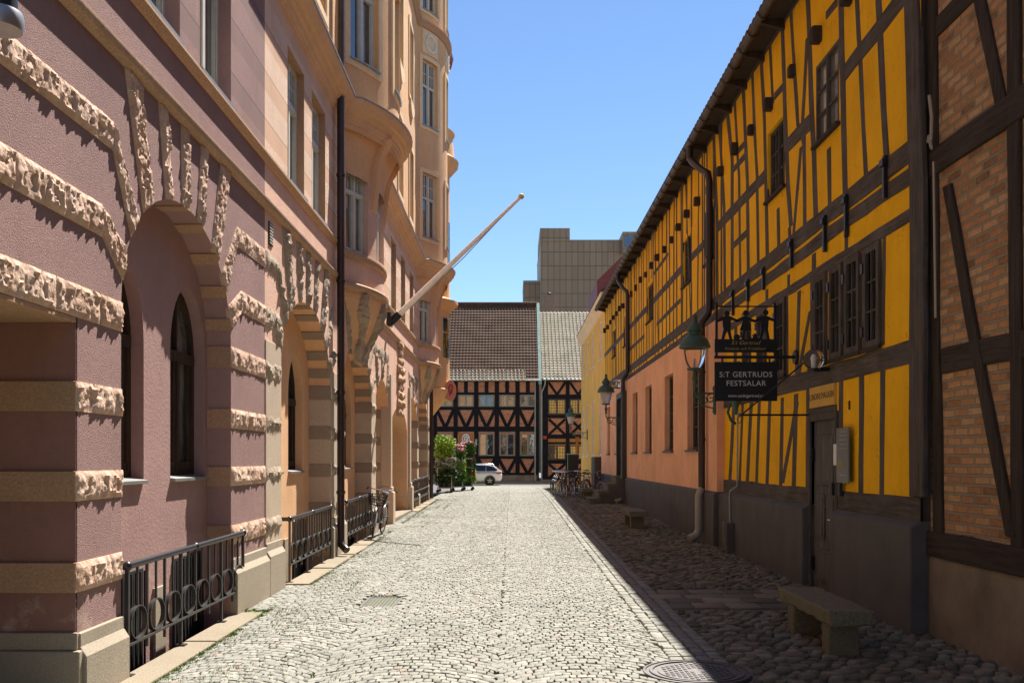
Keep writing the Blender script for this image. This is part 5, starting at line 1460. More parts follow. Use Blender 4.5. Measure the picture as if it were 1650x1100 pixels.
railing(17.75,20.9,8,'iron railing with oval rings that the grey bicycle leans against')
railing(29.0,31.6,6,'iron railing just past the house entrance, first of the far pair')
railing(31.75,34.9,8,'iron railing beside the farther brown downpipe, second of the far pair')
# ---- flagpole
fp = thing('flagpole', 'bare cream flagpole slanting out from the apricot house over the street', 'flagpole', (LX,24,5.4))
A0 = Vector((LX+.18,24,5.42)); A1 = Vector((.21,24,8.53)); dv = (A1-A0)
mb = MB(); mb.tube([A0+dv*t for t in (0,.25,.5,.75,1)], [.08,.075,.064,.052,.04], 14); obj('pole', mb, paint('cream_pole_paint', (.86,.80,.70), .5, var=.10), fp, smooth=60)
mb = MB(); mb.sphere(A1+dv.normalized()*.04, .075, 12); mb.lathe(A1, [(.05,-.03),(.06,0),(.05,.03)], 10); obj('finial', mb, M['gold'], fp, smooth=60)
mb = MB(); mb.tube([A0-dv*.04,A0+dv*.035], .10, 12); mb.box(LX-.02,LX+.10,23.82,24.18,5.2,5.55); mb.bar((LX+.02,24,5.25),A0, .10,.10); obj('wall_bracket', mb, M['iron'], fp, smooth=50)
mb = MB(); q0 = A0+dv*.12+Vector((0,-.02,-.14)); q1 = A1+Vector((-.1,-.02,-.1)); mb.tube([q0, (q0+q1)/2+Vector((.02,0,-.06)), q1], .012, 5); obj('halyard', mb, M['zinc'], fp, smooth=60)
# ---- bicycles
def bicycle(label, frame, seat_c, basket, loc, rot, group, tyre='tyre', steer=0):
    b = thing('bicycle', label, 'bicycle', (0,0,0), group)
    R = .335; wx = .53
    fr = paint('bicycle_frame_paint', frame, .3, .2, .5)
    def wheel(x, st):
        c, s = math.cos(st), math.sin(st)
        def W(px_, z, y=0): return (x+px_*c-y*s, px_*s+y*c, z)
        mb = MB(); mb.tube([W(R*.95*math.cos(a),R+R*.95*math.sin(a)) for a in [2*PI*k/28 for k in range(28)]], .019, 7, True); t = obj('wheel', mb, M[tyre], b, smooth=60)
        mb = MB(); mb.tube([W(R*.875*math.cos(a),R+R*.875*math.sin(a)) for a in [2*PI*k/28 for k in range(28)]], .011, 5, True)
        mb.tube([W(0,R,-.045),W(0,R,.045)], .022, 8); obj('rim', mb, M['chrome'], t, smooth=60)
        mb = MB()
        for k in range(18):
            a = 2*PI*k/18; mb.tube([W(.02*math.cos(a+1),R+.02*math.sin(a+1),.03*(-1)**k),W(R*.875*math.cos(a),R+R*.875*math.sin(a))], .0022, 3)
        obj('spokes', mb, M['chrome'], t)
        mb = MB(); n = 14; lo, hi = (-.2, 2.5) if x > 0 else (.5, 3.5)
        vs = []
        for i in range(n+1):
            a = lo+(hi-lo)*i/n
            for y,dr in ((-.028,-.012),(0,0),(.028,-.012)): vs.append(W((R+.022+dr)*math.cos(a), R+(R+.022+dr)*math.sin(a), y))
        mb.add(vs, [(3*i+k,3*i+k+1,3*i+k+4,3*i+k+3) for i in range(n) for k in range(2)]); obj('mudguard', mb, fr, b, smooth=60)
    wheel(wx, steer); wheel(-wx, 0)
    bb = (-.08,0,.29); st = (-.26,0,.80); hd = (.34,0,.86); hl = (.385,0,.66)
    mb = MB()
    for p,q,r in ((bb,st,.017),(bb,hl,.020),(st,hd,.014),(st,(-.29,0,.9),.013),(hd,hl,.021),((-.22,0,.68),(-wx,0,R),.009),(bb,(-wx,0,R),.011)): mb.tube([p,q], r, 8)
    for y in (-.05,.05): mb.tube([hl,(.41,y,.6),(wx,y,R)], .011, 6)
    obj('frame', mb, fr, b, smooth=60)
    mb = MB(); mb.tube([hd,(.325,0,.98),(.33,0,1.02)], .014, 8); mb.tube([(.13,.32,1.02),(.22,.28,1.05),(.34,.1,1.03),(.34,-.1,1.03),(.22,-.28,1.05),(.13,-.32,1.02)], .011, 8); hb = obj('handlebar', mb, M['chrome'], b, smooth=60)
    for s in (-1,1):
        mb = MB(); mb.tube([(.22,s*.285,1.05),(.07,s*.335,1.005)], .017, 8); obj('grip', mb, M['plast'], hb, smooth=60)
    mb = MB(); mb.lathe((-.29,0,0), [(.02,.9),(.03,.93)], 8)
    vs = []; prof = [(-.42,.09,.94),(-.36,.105,.955),(-.26,.09,.95),(-.16,.035,.955),(-.10,.022,.95)]
    for x,w,z in prof: vs += [(x,-w,z-.03),(x,-w*.6,z+.015),(x,w*.6,z+.015),(x,w,z-.03)]
    mb.add(vs, [(4*i+k,4*i+k+1,4*i+k+5,4*i+k+4) for i in range(4) for k in range(3)]+[(0,1,2,3),(16,17,18,19)]+[(4*i,4*i+3,4*i+7,4*i+4) for i in range(4)])
    obj('saddle', mb, paint('saddle_vinyl', seat_c, .5), b, smooth=50)
    mb = MB(); mb.lathe((-.08,-.055,.29), [(.085,-.004),(.09,0),(.085,.004)], 16, 'y'); mb.bar((-.08,-.07,.29),(.02,-.075,.16), .02,.012); mb.bar((-.08,.07,.29),(-.18,.075,.42), .02,.012); mb.tube([(-.08,-.09,.29),(-.08,.09,.29)], .018, 8)
    cr = obj('crank', mb, M['chrome'], b, smooth=40)
    for x,y,z in ((.02,-.12,.16),(-.18,.12,.42)):
        mb = MB(); mb.box(x-.045,x+.045,y-.045,y+.045,z-.012,z+.012); obj('pedal', mb, M['plast'], b, bevel=.005)
    mb = MB(); mb.bar((-.08,-.04,.31),(-.5,-.04,.35), .012,.10); obj('chain_guard', mb, M['plast'], b)
    mb = MB()
    for y in (-.06,0,.06): mb.tube([(-.30,y,.735),(-.78,y,.735)], .006, 5)
    for y in (-.06,.06): mb.tube([(-.66,y,.735),(-wx,y,R)], .005, 5)
    mb.tube([(-.78,-.06,.735),(-.78,.06,.735)], .006, 5); obj('rear_rack', mb, M['chrome'], b, smooth=60)
    mb = MB(); mb.sphere((.45,0,.78), .045, 10); obj('headlamp', mb, M['chrome'], b, smooth=180)
    if basket:
        mb = MB()
        for k in range(9):
            for zz,s in ((.72,.8),(.82,.88),(.93,1.0)):
                pass
        for zz,s in ((.70,.78),(.76,.84),(.82,.9),(.88,.95),(.94,1.0)):
            mb.tube([(.47+.13*s*cx,.19*s*cy,zz) for cx,cy in ((-1,-1),(1,-1),(1,1),(-1,1))], .005, 4, True)
        for t in range(-4,5):
            for sx_ in (-1,1): mb.tube([(.47+sx_*.13*.78,.19*.78*t/4,.70),(.47+sx_*.13,.19*t/4,.94)], .004, 4)
        for t in range(-3,4):
            for sy in (-1,1): mb.tube([(.47+.13*.78*t/3,sy*.19*.78,.70),(.47+.13*t/3,sy*.19,.94)], .004, 4)
            mb.tube([(.47+.13*.78*t/3,-.15,.70),(.47+.13*.78*t/3,.15,.70)], .004, 4)
        obj('basket', mb, M['iron'], b, smooth=60)
    b.location = loc; b.rotation_euler = rot
    return b
bicycle('grey city bicycle with front basket leaning on the railing in the sun', (.10,.10,.11), (.05,.045,.05), True, (-2.98,20.6,gz(20.6)+.02), (math.radians(-7),0,math.radians(-90-3)), 'parked bicycles', steer=.16)
protos = [bicycle('black bicycle with pale tyres, first in the row under the stone steps', (.02,.02,.022), (.03,.02,.02), False, (2.42,37.5,0), (0,0,0), 'parked bicycles', 'tyrew'),
          bicycle('dark bicycle with a yellow frame among the shaded row', (.55,.33,.02), (.02,.02,.02), False, (0,0,0), (0,0,0), 'parked bicycles', 'tyrew'),
          bicycle('dark red bicycle with a basket among the shaded row', (.20,.02,.025), (.06,.03,.02), True, (0,0,0), (0,0,0), 'parked bicycles')]
def park(o, x, y, yaw, lean=4):
    o.location = (x,y,gz(y)+.005); o.rotation_euler = (math.radians(lean),0,math.radians(yaw))
park(protos[0], 2.32, 37.9, -112)
park(protos[1], 2.28, 38.75, -118)
park(protos[2], 3.05, 40.4, -120)
spots = [(protos[0], 2.22, 39.6, -121, 'black bicycle, third wheel from the front of the shaded row'),
         (protos[0], 2.18, 40.5, -119, 'black bicycle, fourth wheel from the front of the shaded row'),
         (protos[0], 2.15, 41.4, -121, 'black bicycle at the sunny far end of the row'),
         (protos[2], 3.4, 38.6, -58, 'dark red bicycle with a basket standing askew against the steps'),
         (protos[1], 3.2, 41.6, -112, 'yellow framed bicycle close to the ochre house wall')]
for pr, x, y, yaw, lb in spots:
    o = dup(pr, (0,0,0), label=lb); park(o, x, y, yaw+U(-2,2), U(3,7))
# ---- granite benches
def bench(x0, x1, y0, y1, label):
    g_ = gz((y0+y1)/2); b = thing('stone_bench', label, 'bench', ((x0+x1)/2,(y0+y1)/2,g_), 'granite benches along the warehouse')
    mb = MB(); n = 12; vs = []; fs = []
    ring = lambda y, k: [(x0+U(0,.02), y, g_+.29+U(-.012,.012)),(x1-U(0,.02), y, g_+.29+U(-.012,.012)),(x1+.02, y, g_+.43+U(-.008,.008)),(x0-.02, y, g_+.43+U(-.008,.008))]
    for i in range(n+1): vs += ring(y0+(y1-y0)*i/n, i)
    fs = [(4*i+k,4*i+(k+1)%4,4*i+4+(k+1)%4,4*i+4+k) for i in range(n) for k in range(4)]+[(0,1,2,3),(4*n,4*n+1,4*n+2,4*n+3)]
    mb.add(vs, fs); obj('seat', mb, M['bench'], b, bevel=.014)
    for yy in (y0+.18,y1-.36):
        mb = MB(); mb.prism([(x0+.04,yy,g_-.1),(x1-.04,yy,g_-.1),(x1-.06,yy,g_+.295),(x0+.05,yy,g_+.295)], (0,.2,0)); obj('leg', mb, M['bench'], b, bevel=.016)
    return b
bench(2.86,3.24,8.36,9.98,'low granite slab bench nearest the viewer, in front of the grey door')
bench(2.82,3.24,22.3,24.0,'low granite slab bench by the peach wall, before the far downpipe')
bench(2.70,3.12,35.6,37.1,'low granite slab bench beside the stone steps and the bicycles')
# ---- stone steps to the side door
st = thing('stone_steps', 'flight of four grey stone steps against the peach wall', 'steps', (3.4,33.8,gz(33.8)))
g_ = gz(33.8); hs = [.36,.62,.88,1.14]; xs_ = [2.76,3.06,3.38,3.68]
for h, x in zip(hs, xs_):
    mb = MB(); mb.box(x, RX-.235, 33.0, 34.7, -.2 if h < .4 else h-.26+.002, h); mb.box(x-.03, x+.30, 32.97, 34.73, h+.001, h+.045)
    obj('step', mb, M['bench'], st, bevel=.01)
mb = MB(); mb.prism([(2.9,32.94,-.2),(RX-.235,32.94,-.2),(RX-.235,32.94,1.1),(3.75,32.94,1.1),(3.75,32.94,.84),(3.45,32.94,.84),(3.45,32.94,.58),(3.13,32.94,.58),(3.13,32.94,.3),(2.9,32.94,.3)], (0,.055,0)); obj('stringer', mb, M['plinth'], st)
# ---- wall lanterns
def lantern(y, wallx, reach, z, label, clear=False):
    """z = height of the glass base"""
    cx = wallx-reach; l = thing('wall_lantern', label, 'lantern', (wallx,y,z), 'wall lanterns along the shady side')
    zb = z-.50
    mb = MB(); mb.tube([(wallx-.01,y,zb),(cx+.02,y,zb),(cx,y,zb+.04),(cx,y,zb+.2)], .020, 8)
    for s,rad,px_ in ((1,.11,.2),(1,.10,.48),(1,.09,.75)):
        ctr = (cx+reach*px_, zb-.02-rad)
        mb.tube([(ctr[0]+rad*(1-.04*k)*math.cos(PI/2+k*.5), y, ctr[1]+rad*(1-.055*k)*math.sin(PI/2+k*.5)) for k in range(15)], .012, 5)
    mb.tube([(cx+.02,y,zb-.03),(cx+reach*.35,y,zb-.24),(wallx-.02,y,zb-.30)], .016, 6)
    mb.lathe((wallx-.02,y,0), [(.02,zb-.42),(.05,zb-.36),(.035,zb-.3),(.035,zb+.05),(.05,zb+.1),(.02,zb+.16)], 8); obj('scroll_bracket', mb, M['green'], l, smooth=50)
    mb = MB(); mb.lathe((cx,y,0), [(.02,zb+.12),(.045,zb+.17),(.03,zb+.22),(.055,zb+.3),(.03,zb+.38),(.03,z-.05),(.15,z-.035),(.16,z-.01),(.15,z)], 14); obj('stem', mb, M['green'], l, smooth=40)
    prof = [(.125,z),(.15,z+.08),(.185,z+.2),(.21,z+.33),(.225,z+.42)]
    if clear: prof = [(.10,z),(.15,z+.06),(.19,z+.16),(.215,z+.3),(.222,z+.42)]
    mb = MB(); mb.lathe((cx,y,0), prof, 20); mb.f = [f for f in mb.f if len(f) == 4]; mb.m = mb.m[:len(mb.f)]
    obj('lantern_glass', mb, M['lampgl'] if clear else M['frost'], l, smooth=60)
    if clear:
        mb = MB(); mb.lathe((cx,y,0), [(.02,z),(.03,z+.05),(.03,z+.1),(.022,z+.16),(.01,z+.2)], 10); obj('bulb', mb, M['frost'], l, smooth=60)
    zt = z+.42
    mb = MB(); mb.lathe((cx,y,0), [(.235,zt-.01),(.30,zt-.02),(.315,zt+.0),(.30,zt+.03),(.29,zt+.06),(.25,zt+.15),(.17,zt+.22),(.12,zt+.245),(.115,zt+.30),(.16,zt+.32),(.15,zt+.36),(.09,zt+.44),(.05,zt+.50),(.035,zt+.56)], 22)
    c = obj('cap', mb, M['green'], l, smooth=40)
    mb = MB(); mb.sphere((cx,y,zt+.6), .045, 10); mb.lathe((cx,y,0), [(.035,zt+.54),(.05,zt+.57),(.02,zt+.6)], 10); obj('finial', mb, M['rust'] if clear else M['green'], c, smooth=60)
lantern(18.5, PX, .42, 3.60, 'green wall lantern with clear glass bowl beside the hanging sign', True)
lantern(33.4, PX-.02, .66, 3.78, 'green wall lantern with frosted glass beside the second downpipe')
lantern(53.0, 4.3, .95, 3.80, 'green wall lantern on the ochre house, farthest along')
# ---- hanging signs
SY = 13.7; sk = F/SY
def sp(x, y): return ((x-HX)/sk, CH+(HY-y)/sk)
def SM(x, z, d=0): return (x, SY+d, z)
sg = thing('bracket_sign', 'black bracket sign with three cut-out children holding hands and gold script', 'sign', (RX,SY,sp(0,575)[1]))
xa, za = sp(1151,577.5); xb, zb = sp(1286,573)
mb = MB(); mb.wbox(SM, xa, RX-.01, za, zb, -.02, .02); mb.lathe((RX-.03,SY,(za+zb)/2), [(.10,-.02),(.11,0),(.10,.02)], 12, 'x'); obj('bracket_arm', mb, M['black'], sg, bevel=.004)
mb = MB()
for x in (1154.5,1248.5): a = sp(x,0)[0]; mb.wbox(SM, a-.017, a+.017, zb, sp(0,490)[1], -.016, .016); mb.sphere(SM(a, sp(0,489.5)[1]), .022, 8)
mb.wbox(SM, sp(1154,0)[0], sp(1249,0)[0], sp(0,494.7)[1], sp(0,492.7)[1], -.012, .012); obj('frame', mb, M['black'], sg)
mb = MB(); mb.wbox(SM, sp(1151,0)[0], sp(1251,0)[0], sp(0,568)[1], sp(0,546.5)[1], -.028, -.017); bd = obj('board', mb, M['black'], sg)
S = 200/1100                                      # enlarged photo strip 1150..1350 x 370..570 the figures were measured in
def q(pts): return [sp(1150+a*S, 370+b*S) for a,b in pts]
def fig(name, pts, headc, hr, extra=()):
    mb = MB(); mb.wprism(SM, q(pts), -.008, .008)
    cx_, cz_ = q([headc])[0]; r = hr*S/sk; mb.wprism(SM, [(cx_+r*math.cos(2*PI*k/16), cz_+r*math.sin(2*PI*k/16)) for k in range(16)], -.0075, .0075)
    for e_ in extra: mb.wprism(SM, q(e_), -.007, .007)
    obj(name, mb, M['black'], sg)
def boy(cx, hx, bot): return [(cx-18,762),(cx-40,770),(cx-98,805),(cx-92,822),(cx-40,806),(cx-36,860),(cx-30,880),(cx-52,bot),(cx-28,bot),(cx,885),(cx+22,bot),(cx+46,bot),(cx+28,880),(cx+32,860),(cx+36,800),(cx+90,815),(cx+96,800),(cx+40,772),(cx+14,762)]
fig('boy_silhouette', boy(118,118,975), (118,742), 25)
fig('boy_silhouette', boy(452,460,975), (460,734), 25)
fig('girl_silhouette', [(270,765),(255,775),(190,805),(196,822),(258,803),(230,892),(262,893),(245,975),(266,975),(281,895),(290,895),(304,975),(326,975),(303,893),(334,890),(308,803),(370,824),(376,806),(312,775),(296,765)], (284,738), 25, [[(255,742),(246,750),(250,762),(264,752)],[(308,742),(318,752),(310,764),(302,750)]])
mb = MB(); mb.wprism(SM, [(sp(1150+204*S,0)[0]+28*S/sk*math.cos(2*PI*k/16), sp(0,370+952*S)[1]+28*S/sk*math.sin(2*PI*k/16)) for k in range(16)], -.008, .008); obj('ball_silhouette', mb, M['black'], sg)
mb = MB(); mb.wprism(SM, q([(335,975),(332,952),(344,960),(350,945),(340,938),(340,932),(354,932),(356,920),(374,920),(376,932),(390,932),(390,938),(380,945),(386,960),(398,952),(394,975)]), -.008, .008); obj('teddy_silhouette', mb, M['black'], sg)
RX90 = (PI/2,0,0)
x_, z_ = sp(1200,552.6); text('lettering', 'S:t Gertrud', .082, (x_,SY-.031,z_), RX90, M['gold'], bd, .35, 1.12, -.0014, .001)
x_, z_ = sp(1199.5,562.0); text('lettering', 'Förskola och Fritidshem', .060, (x_,SY-.031,z_), RX90, M['gold'], bd, .35, 1.02, -.001, .001)
hs_ = thing('hanging_sign', 'black hanging board lettered S:T GERTRUDS FESTSALAR under the bracket arm', 'sign', SM(*sp(1201,583)))
mb = MB(); mb.wbox(SM, sp(1151.3,0)[0], sp(1252.3,0)[0], sp(0,646)[1], sp(0,583)[1], -.012, .012); hb_ = obj('board', mb, M['black'], hs_, bevel=.003)
for x in (1163.5,1239.5):
    a = sp(x,0)[0]; mb = MB(); mb.wbox(SM, a-.014, a+.014, sp(0,587)[1], za-.001, -.018, -.0125); mb.sphere((a,SY-.02,sp(0,585.6)[1]), .01, 6); obj('hanger', mb, M['black'], hs_)
def serif_text(body, size, x, z, sxx, parent, mat, adv):
    """capitals set one by one with hairline serifs, as on the painted board"""
    pos = 0
    x_, z_ = sp(x, z)
    return text('lettering', body, size, (x_,SY-.0135,z_), RX90, mat, parent, 0, sxx, .0006, .0012, adv)
serif_text('S:T GERTRUDS', .112, 1201.5, 603.6, 1.0, hb_, M['lett'], 1.08)
serif_text('FESTSALAR', .112, 1201.8, 617.8, 1.0, hb_, M['lett'], 1.08)
serif_text('www.sanktgertrud.se', .066, 1201.5, 637.6, .92, hb_, M['lett'], 1.0)
# serifs: short hairline feet under the main capitals
mb = MB()
for zc in (603.6,617.8):
    zz = sp(0,zc)[1]
    for k in range(-8,9):
        a = sp(1201.6,0)[0]+k*.0405
        if zc > 610 and abs(k) > 6: continue
        for s in (-.0375,.0375): mb.wbox(SM, a-.011, a+.011, zz+s-.0022, zz+s+.0022, -.0148, -.012)
obj('serif_strokes', mb, M['lett'], hb_) if False else None
# ---- iron pennant bracket under the sign
pb_ = thing('iron_bracket', 'thin black triangular iron bracket with a hook left of the grey door', 'bracket', (RX,13.2,2.4))
zb0 = 2.42; XT = RX-.96
mb = MB(); mb.tube([(RX,13.14,zb0),(XT,13.14,zb0)], .014, 8); mb.tube([(RX,13.14,zb0+.80),(XT+.02,13.14,zb0+.02)], .012, 8); obj('arm', mb, M['iron'], pb_, smooth=60)
mb = MB(); mb.sphere((XT-.02,13.14,zb0), .028, 8); mb.tube([(XT-.03+.03*math.cos(a),13.14,zb0-.07+.045*math.sin(a)) for a in [PI/2+k*.55 for k in range(10)]], .006, 5); obj('hook', mb, M['rust'], pb_, smooth=60)
# ---- globe lamps
def globe(x, y, z, r, label):
    l = thing('globe_lamp', label, 'lamp', (RX,y,z), 'round glass wall lamps')
    mb = MB(); mb.sphere((x,y,z), r, 20); obj('globe', mb, M['lampgl'], l, smooth=180)
    mb = MB(); mb.lathe((x,y,0), [(.03,z-r*.8),(.032,z-.02),(.04,z+.02),(.02,z+.06)], 10); obj('bulb', mb, M['white'], l, smooth=60)
    mb = MB(); mb.tube([(RX-.02 if y < 20 else PX,y,z-r*.95),(x,y,z-r*1.02),(x,y,z-r*.75)], .028, 8); mb.lathe((x,y,0), [(.09,z-r*1.06),(.095,z-r*.95),(.07,z-r*.86)], 14); obj('arm', mb, M['iron'], l, smooth=60)
globe(3.98, 12.28, 3.11, .135, 'clear glass globe lamp above the name board over the door')
globe(3.93, 34.9, 4.62, .16, 'clear glass globe lamp high by the second downpipe')
# ---- plaques and small fittings by the door
pl = thing('metal_plaque', 'tall grey metal plaque with a yellow scribble right of the grey door', 'plaque', RM(11.75,1.5,-.04))
y0_, y1_ = px(1377,700)[0], px(1357,700)[0]
mb = MB(); mb.wbox(RM, y0_, y1_, 1.50, 2.19, -.075, -.055); p_ = obj('plate', mb, plain('dull_plate', (.16,.165,.155), .45, .12, 5, 40, .001, .3, .4), pl, bevel=.003)
mb = MB(); 
for i in range(9): mb.bar(RM(y1_-.06-.018*i,1.66+.015*(i%3),-.0765), RM(y1_-.075-.018*i,1.76+.02*((i*2)%3),-.0765), .002,.006)
obj('scribble', mb, M['gold'], p_)
mb = MB()
for zz in (2.14,2.09,2.04,1.98,1.93,1.60): mb.wbox(RM, y0_+.06, y1_-.10-.05*((zz*7)%1), zz-.004, zz+.004, -.0765, -.075)
obj('print_line', mb, M['zinc'], p_)
for a in (y0_+.02,y1_-.02):
    for zz in (1.53,2.16):
        mb = MB(); mb.sphere(RM(a,zz,-.076), .007, 6); obj('screw', mb, M['chrome'], p_)
nt_ = thing('paper_notice', 'white paper notice on the frame between door and metal plaque', 'notice', RM(11.95,1.75,-.04))
mb = MB(); mb.wbox(RM, px(1356,0)[0], px(1348,0)[0]-.01, 1.72, 1.99, -.046, -.036); obj('sheet', mb, M['white'], nt_)
ic = thing('intercom', 'narrow black door intercom panel below the metal plaque', 'intercom', RM(11.85,1.4,-.04))
for a,b in ((px(1349,0)[0],px(1345.5,0)[0]),(px(1362,0)[0],px(1358,0)[0])):
    mb = MB(); mb.wbox(RM, a, b, 1.33, 1.49, -.07, -.03); c_ = obj('panel', mb, M['plast'], ic, bevel=.004)
    mb = MB()
    for k in range(4): mb.sphere(RM((a+b)/2,1.36+k*.035,-.071), .006, 6)
    obj('button', mb, M['chrome'], c_)
ROTW = (PI/2,0,-PI/2)
ym = (DOOR[0]+DOOR[1])/2
text('lettering', 'LUNDINS MAGASIN', .125, RM(ym,2.645,-.038), ROTW, M['dlett'], nb, 0, .90, -.001, .001)
y_n, z_n = px(1370,653.5)
text('house_number', '1', .17, RM(y_n,z_n,-.012), ROTW, M['dlett'], ware, 0, 1.0, -.003, .01)
jb = thing('junction_box', 'dark junction box with a thin conduit running up the grey plinth', 'junction box', (RX-.12,17.0,.3))
yj = px(1186,700)[0]
mb = MB(); mb.tube([RM(17.15,2.75,-.04),RM(17.15,1.3,-.05),RM(17.3,1.2,-.15),RM(17.32,1.12,-.15),RM(17.3,.62,-.15)], .016, 7); obj('conduit', mb, M['zinc'], jb, smooth=60)
mb = MB(); mb.box(RX-.27,RX-.12,17.05,17.3,.12,.62); obj('box', mb, M['doorg'], jb, bevel=.01); mb = MB(); mb.box(RX-.22,RX-.12,17.4,17.6,.22,.62); obj('side_box', mb, M['plinthb'], jb, bevel=.01)
mb = MB(); mb.tube([(RX-.04,17.0,2.9),(RX-.2,17.0,2.85),(RX-.26,17.0,2.65),(RX-.2,17.0,2.5),(RX-.1,17.1,2.45)], .026, 8); mb.lathe((RX-.14,16.9,0), [(.02,2.6),(.07,2.8),(.10,2.86),(.10,2.9)], 10); obj('lamp_elbow', mb, M['green'], jb, smooth=60)
# ---- manhole and drain
mh = thing('manhole_cover', 'round cast iron manhole cover half in sun, half in shade', 'manhole', (1.56,7.86,0))
mb = MB(); mb.lathe((1.56,7.86,0), [(.455,-.03),(.45,.012),(.43,.014),(.425,.004),(.40,.004),(.395,.015),(.37,.015),(.365,.003),(.33,.003)], 48); obj('frame_ring', mb, M['rust'], mh, smooth=30)
mb = MB(); mb.lathe((1.56,7.86,0), [(.328,-.03),(.328,.010),(0.0001,.011)], 40)
for i in range(-8,9):
    for j in range(-8,9):
        x, y = 1.56+i*.044, 7.86+j*.066+(.033 if i%2 else 0)
        if (x-1.56)**2+(y-7.86)**2 < .095 and (abs(i)+abs(j) > 1): mb.box(x-.014,x+.014,y-.016,y+.016,.009,.0165)
obj('lid', mb, M['rust'], mh)
dg_ = thing('drain_grate', 'rectangular iron drain grate set in the sunny cobbles', 'drain grate', (-1.63,11.7,0))
mb = MB(); 
for a,b,c,d in ((-1.86,-1.82,11.26,12.12),(-1.44,-1.40,11.26,12.12),(-1.82,-1.44,11.26,11.31),(-1.82,-1.44,12.07,12.12)): mb.box(a,b,c,d,-.06,.008)
obj('frame', mb, M['rust'], dg_)
for i in range(9):
    mb = MB(); mb.box(-1.815+i*.043,-1.79+i*.043,11.31,12.07,-.05,.004); obj('bar', mb, M['rust'], dg_)
mb = MB(); mb.box(-1.82,-1.44,11.31,12.07,-.12,-.016); obj('sump', mb, M['plast'], dg_)
# ---- lamp over the entrance at the near left
tl = thing('entrance_lamp', 'black drum lamp with a pale metal rim over the near left entrance', 'lamp', (LX,5.0,4.3))
mb = MB(); mb.tube([(LX,5.2,4.45),(-2.9,5.2,4.45)], .03, 8); obj('arm', mb, M['iron'], tl, smooth=60)
mb = MB(); mb.lathe((-2.86,5.2,0), [(.06,4.70),(.085,4.66),(.09,4.30),(.09,4.28)], 24); obj('drum', mb, M['iron'], tl, smooth=40)
mb = MB(); mb.lathe((-2.86,5.2,0), [(.09,4.30),(.115,4.295),(.122,4.27),(.122,4.22),(.115,4.195),(.0,4.19)], 28); obj('rim', mb, M['alu'], tl, smooth=35)
# ---- round shop sign at the far corner
rsn = thing('round_shop_sign', 'pink round shop sign with a twisted emblem projecting from the far left corner', 'sign', (-2.4,37.4,4.6))
mb = MB()
cx_, cy_, cz_ = -2.52, 37.6, 4.55
def RS(u, z, d=0): 
    a = math.radians(28); return (cx_+u*math.cos(a)*.62-d*math.sin(a), cy_+u*math.sin(a)*.62+d*math.cos(a), cz_+z)
def disc(mb, r, d0, d1, n=32): mb.wprism(RS, [(r*math.cos(2*PI*k/n), r*1.0*math.sin(2*PI*k/n)) for k in range(n)], d0, d1)
disc(mb, .42, -.09, .09); dd = obj('disc', mb, paint('ochre_sign_edge', (.55,.33,.10), .5), rsn)
mb = MB(); disc(mb, .40, -.10, -.091); obj('face', mb, paint('pink_sign_face', (.62,.24,.18), .5), dd)
mb = MB(); mb.tube([RS(.16*math.cos(a)*(1-.03*k), .05+.2*math.sin(a)*(1-.02*k), -.11) for k,a in enumerate([.4+k*.42 for k in range(14)])], .028, 6); mb.tube([RS(-.1,-.2,-.11),RS(.02,-.05,-.11),RS(.12,.1,-.11)], .028, 6); obj('emblem', mb, M['red'], dd, smooth=60)
mb = MB(); mb.tube([(LX-.2,37.9,4.75),(cx_,cy_+.05,4.75)], .03, 6); mb.tube([(LX-.2,37.9,4.35),(cx_,cy_+.05,4.35)], .03, 6); obj('bracket', mb, M['iron'], rsn, smooth=60)
# ---- green cabinet and wooden post by the bicycles
gc = thing('green_cabinet', 'dark green metal cabinet with a pale rim behind the parked bicycles', 'cabinet', (2.75,43.5,gz(43.5)))
k_ = F/43.5; xg0, xg1 = (915-HX)/k_, (932-HX)/k_; zt_ = CH+(HY-731)/k_
mb = MB(); mb.box(xg0,xg1,43.5,44.1,gz(44),zt_-.03); cb_ = obj('body', mb, paint('dark_green_enamel', (.012,.03,.02), .4), gc, bevel=.015)
mb = MB(); mb.box(xg0-.02,xg1+.02,43.47,44.13,zt_-.03,zt_+.01); obj('lid', mb, M['zinc'], cb_)
mb = MB(); mb.box(xg0+.06,xg1-.06,43.485,43.5,gz(44)+.5,zt_-.15); obj('door', mb, M['plast'], cb_)
wp = thing('wooden_post', 'plain wooden post with a narrow sign cap near the ochre wall', 'post', (3.2,46,gz(46)))
k_ = F/46; xw = (930-HX)/k_
mb = MB(); mb.box(xw-.06,xw+.06,45.94,46.06,gz(46)-.05,CH+(HY-706)/k_); obj('shaft', mb, M['doorb'], wp, bevel=.01)
mb = MB(); mb.box(xw-.09,xw+.09,45.9,46.1,CH+(HY-706)/k_,CH+(HY-704)/k_); obj('cap', mb, M['doorb'], wp)
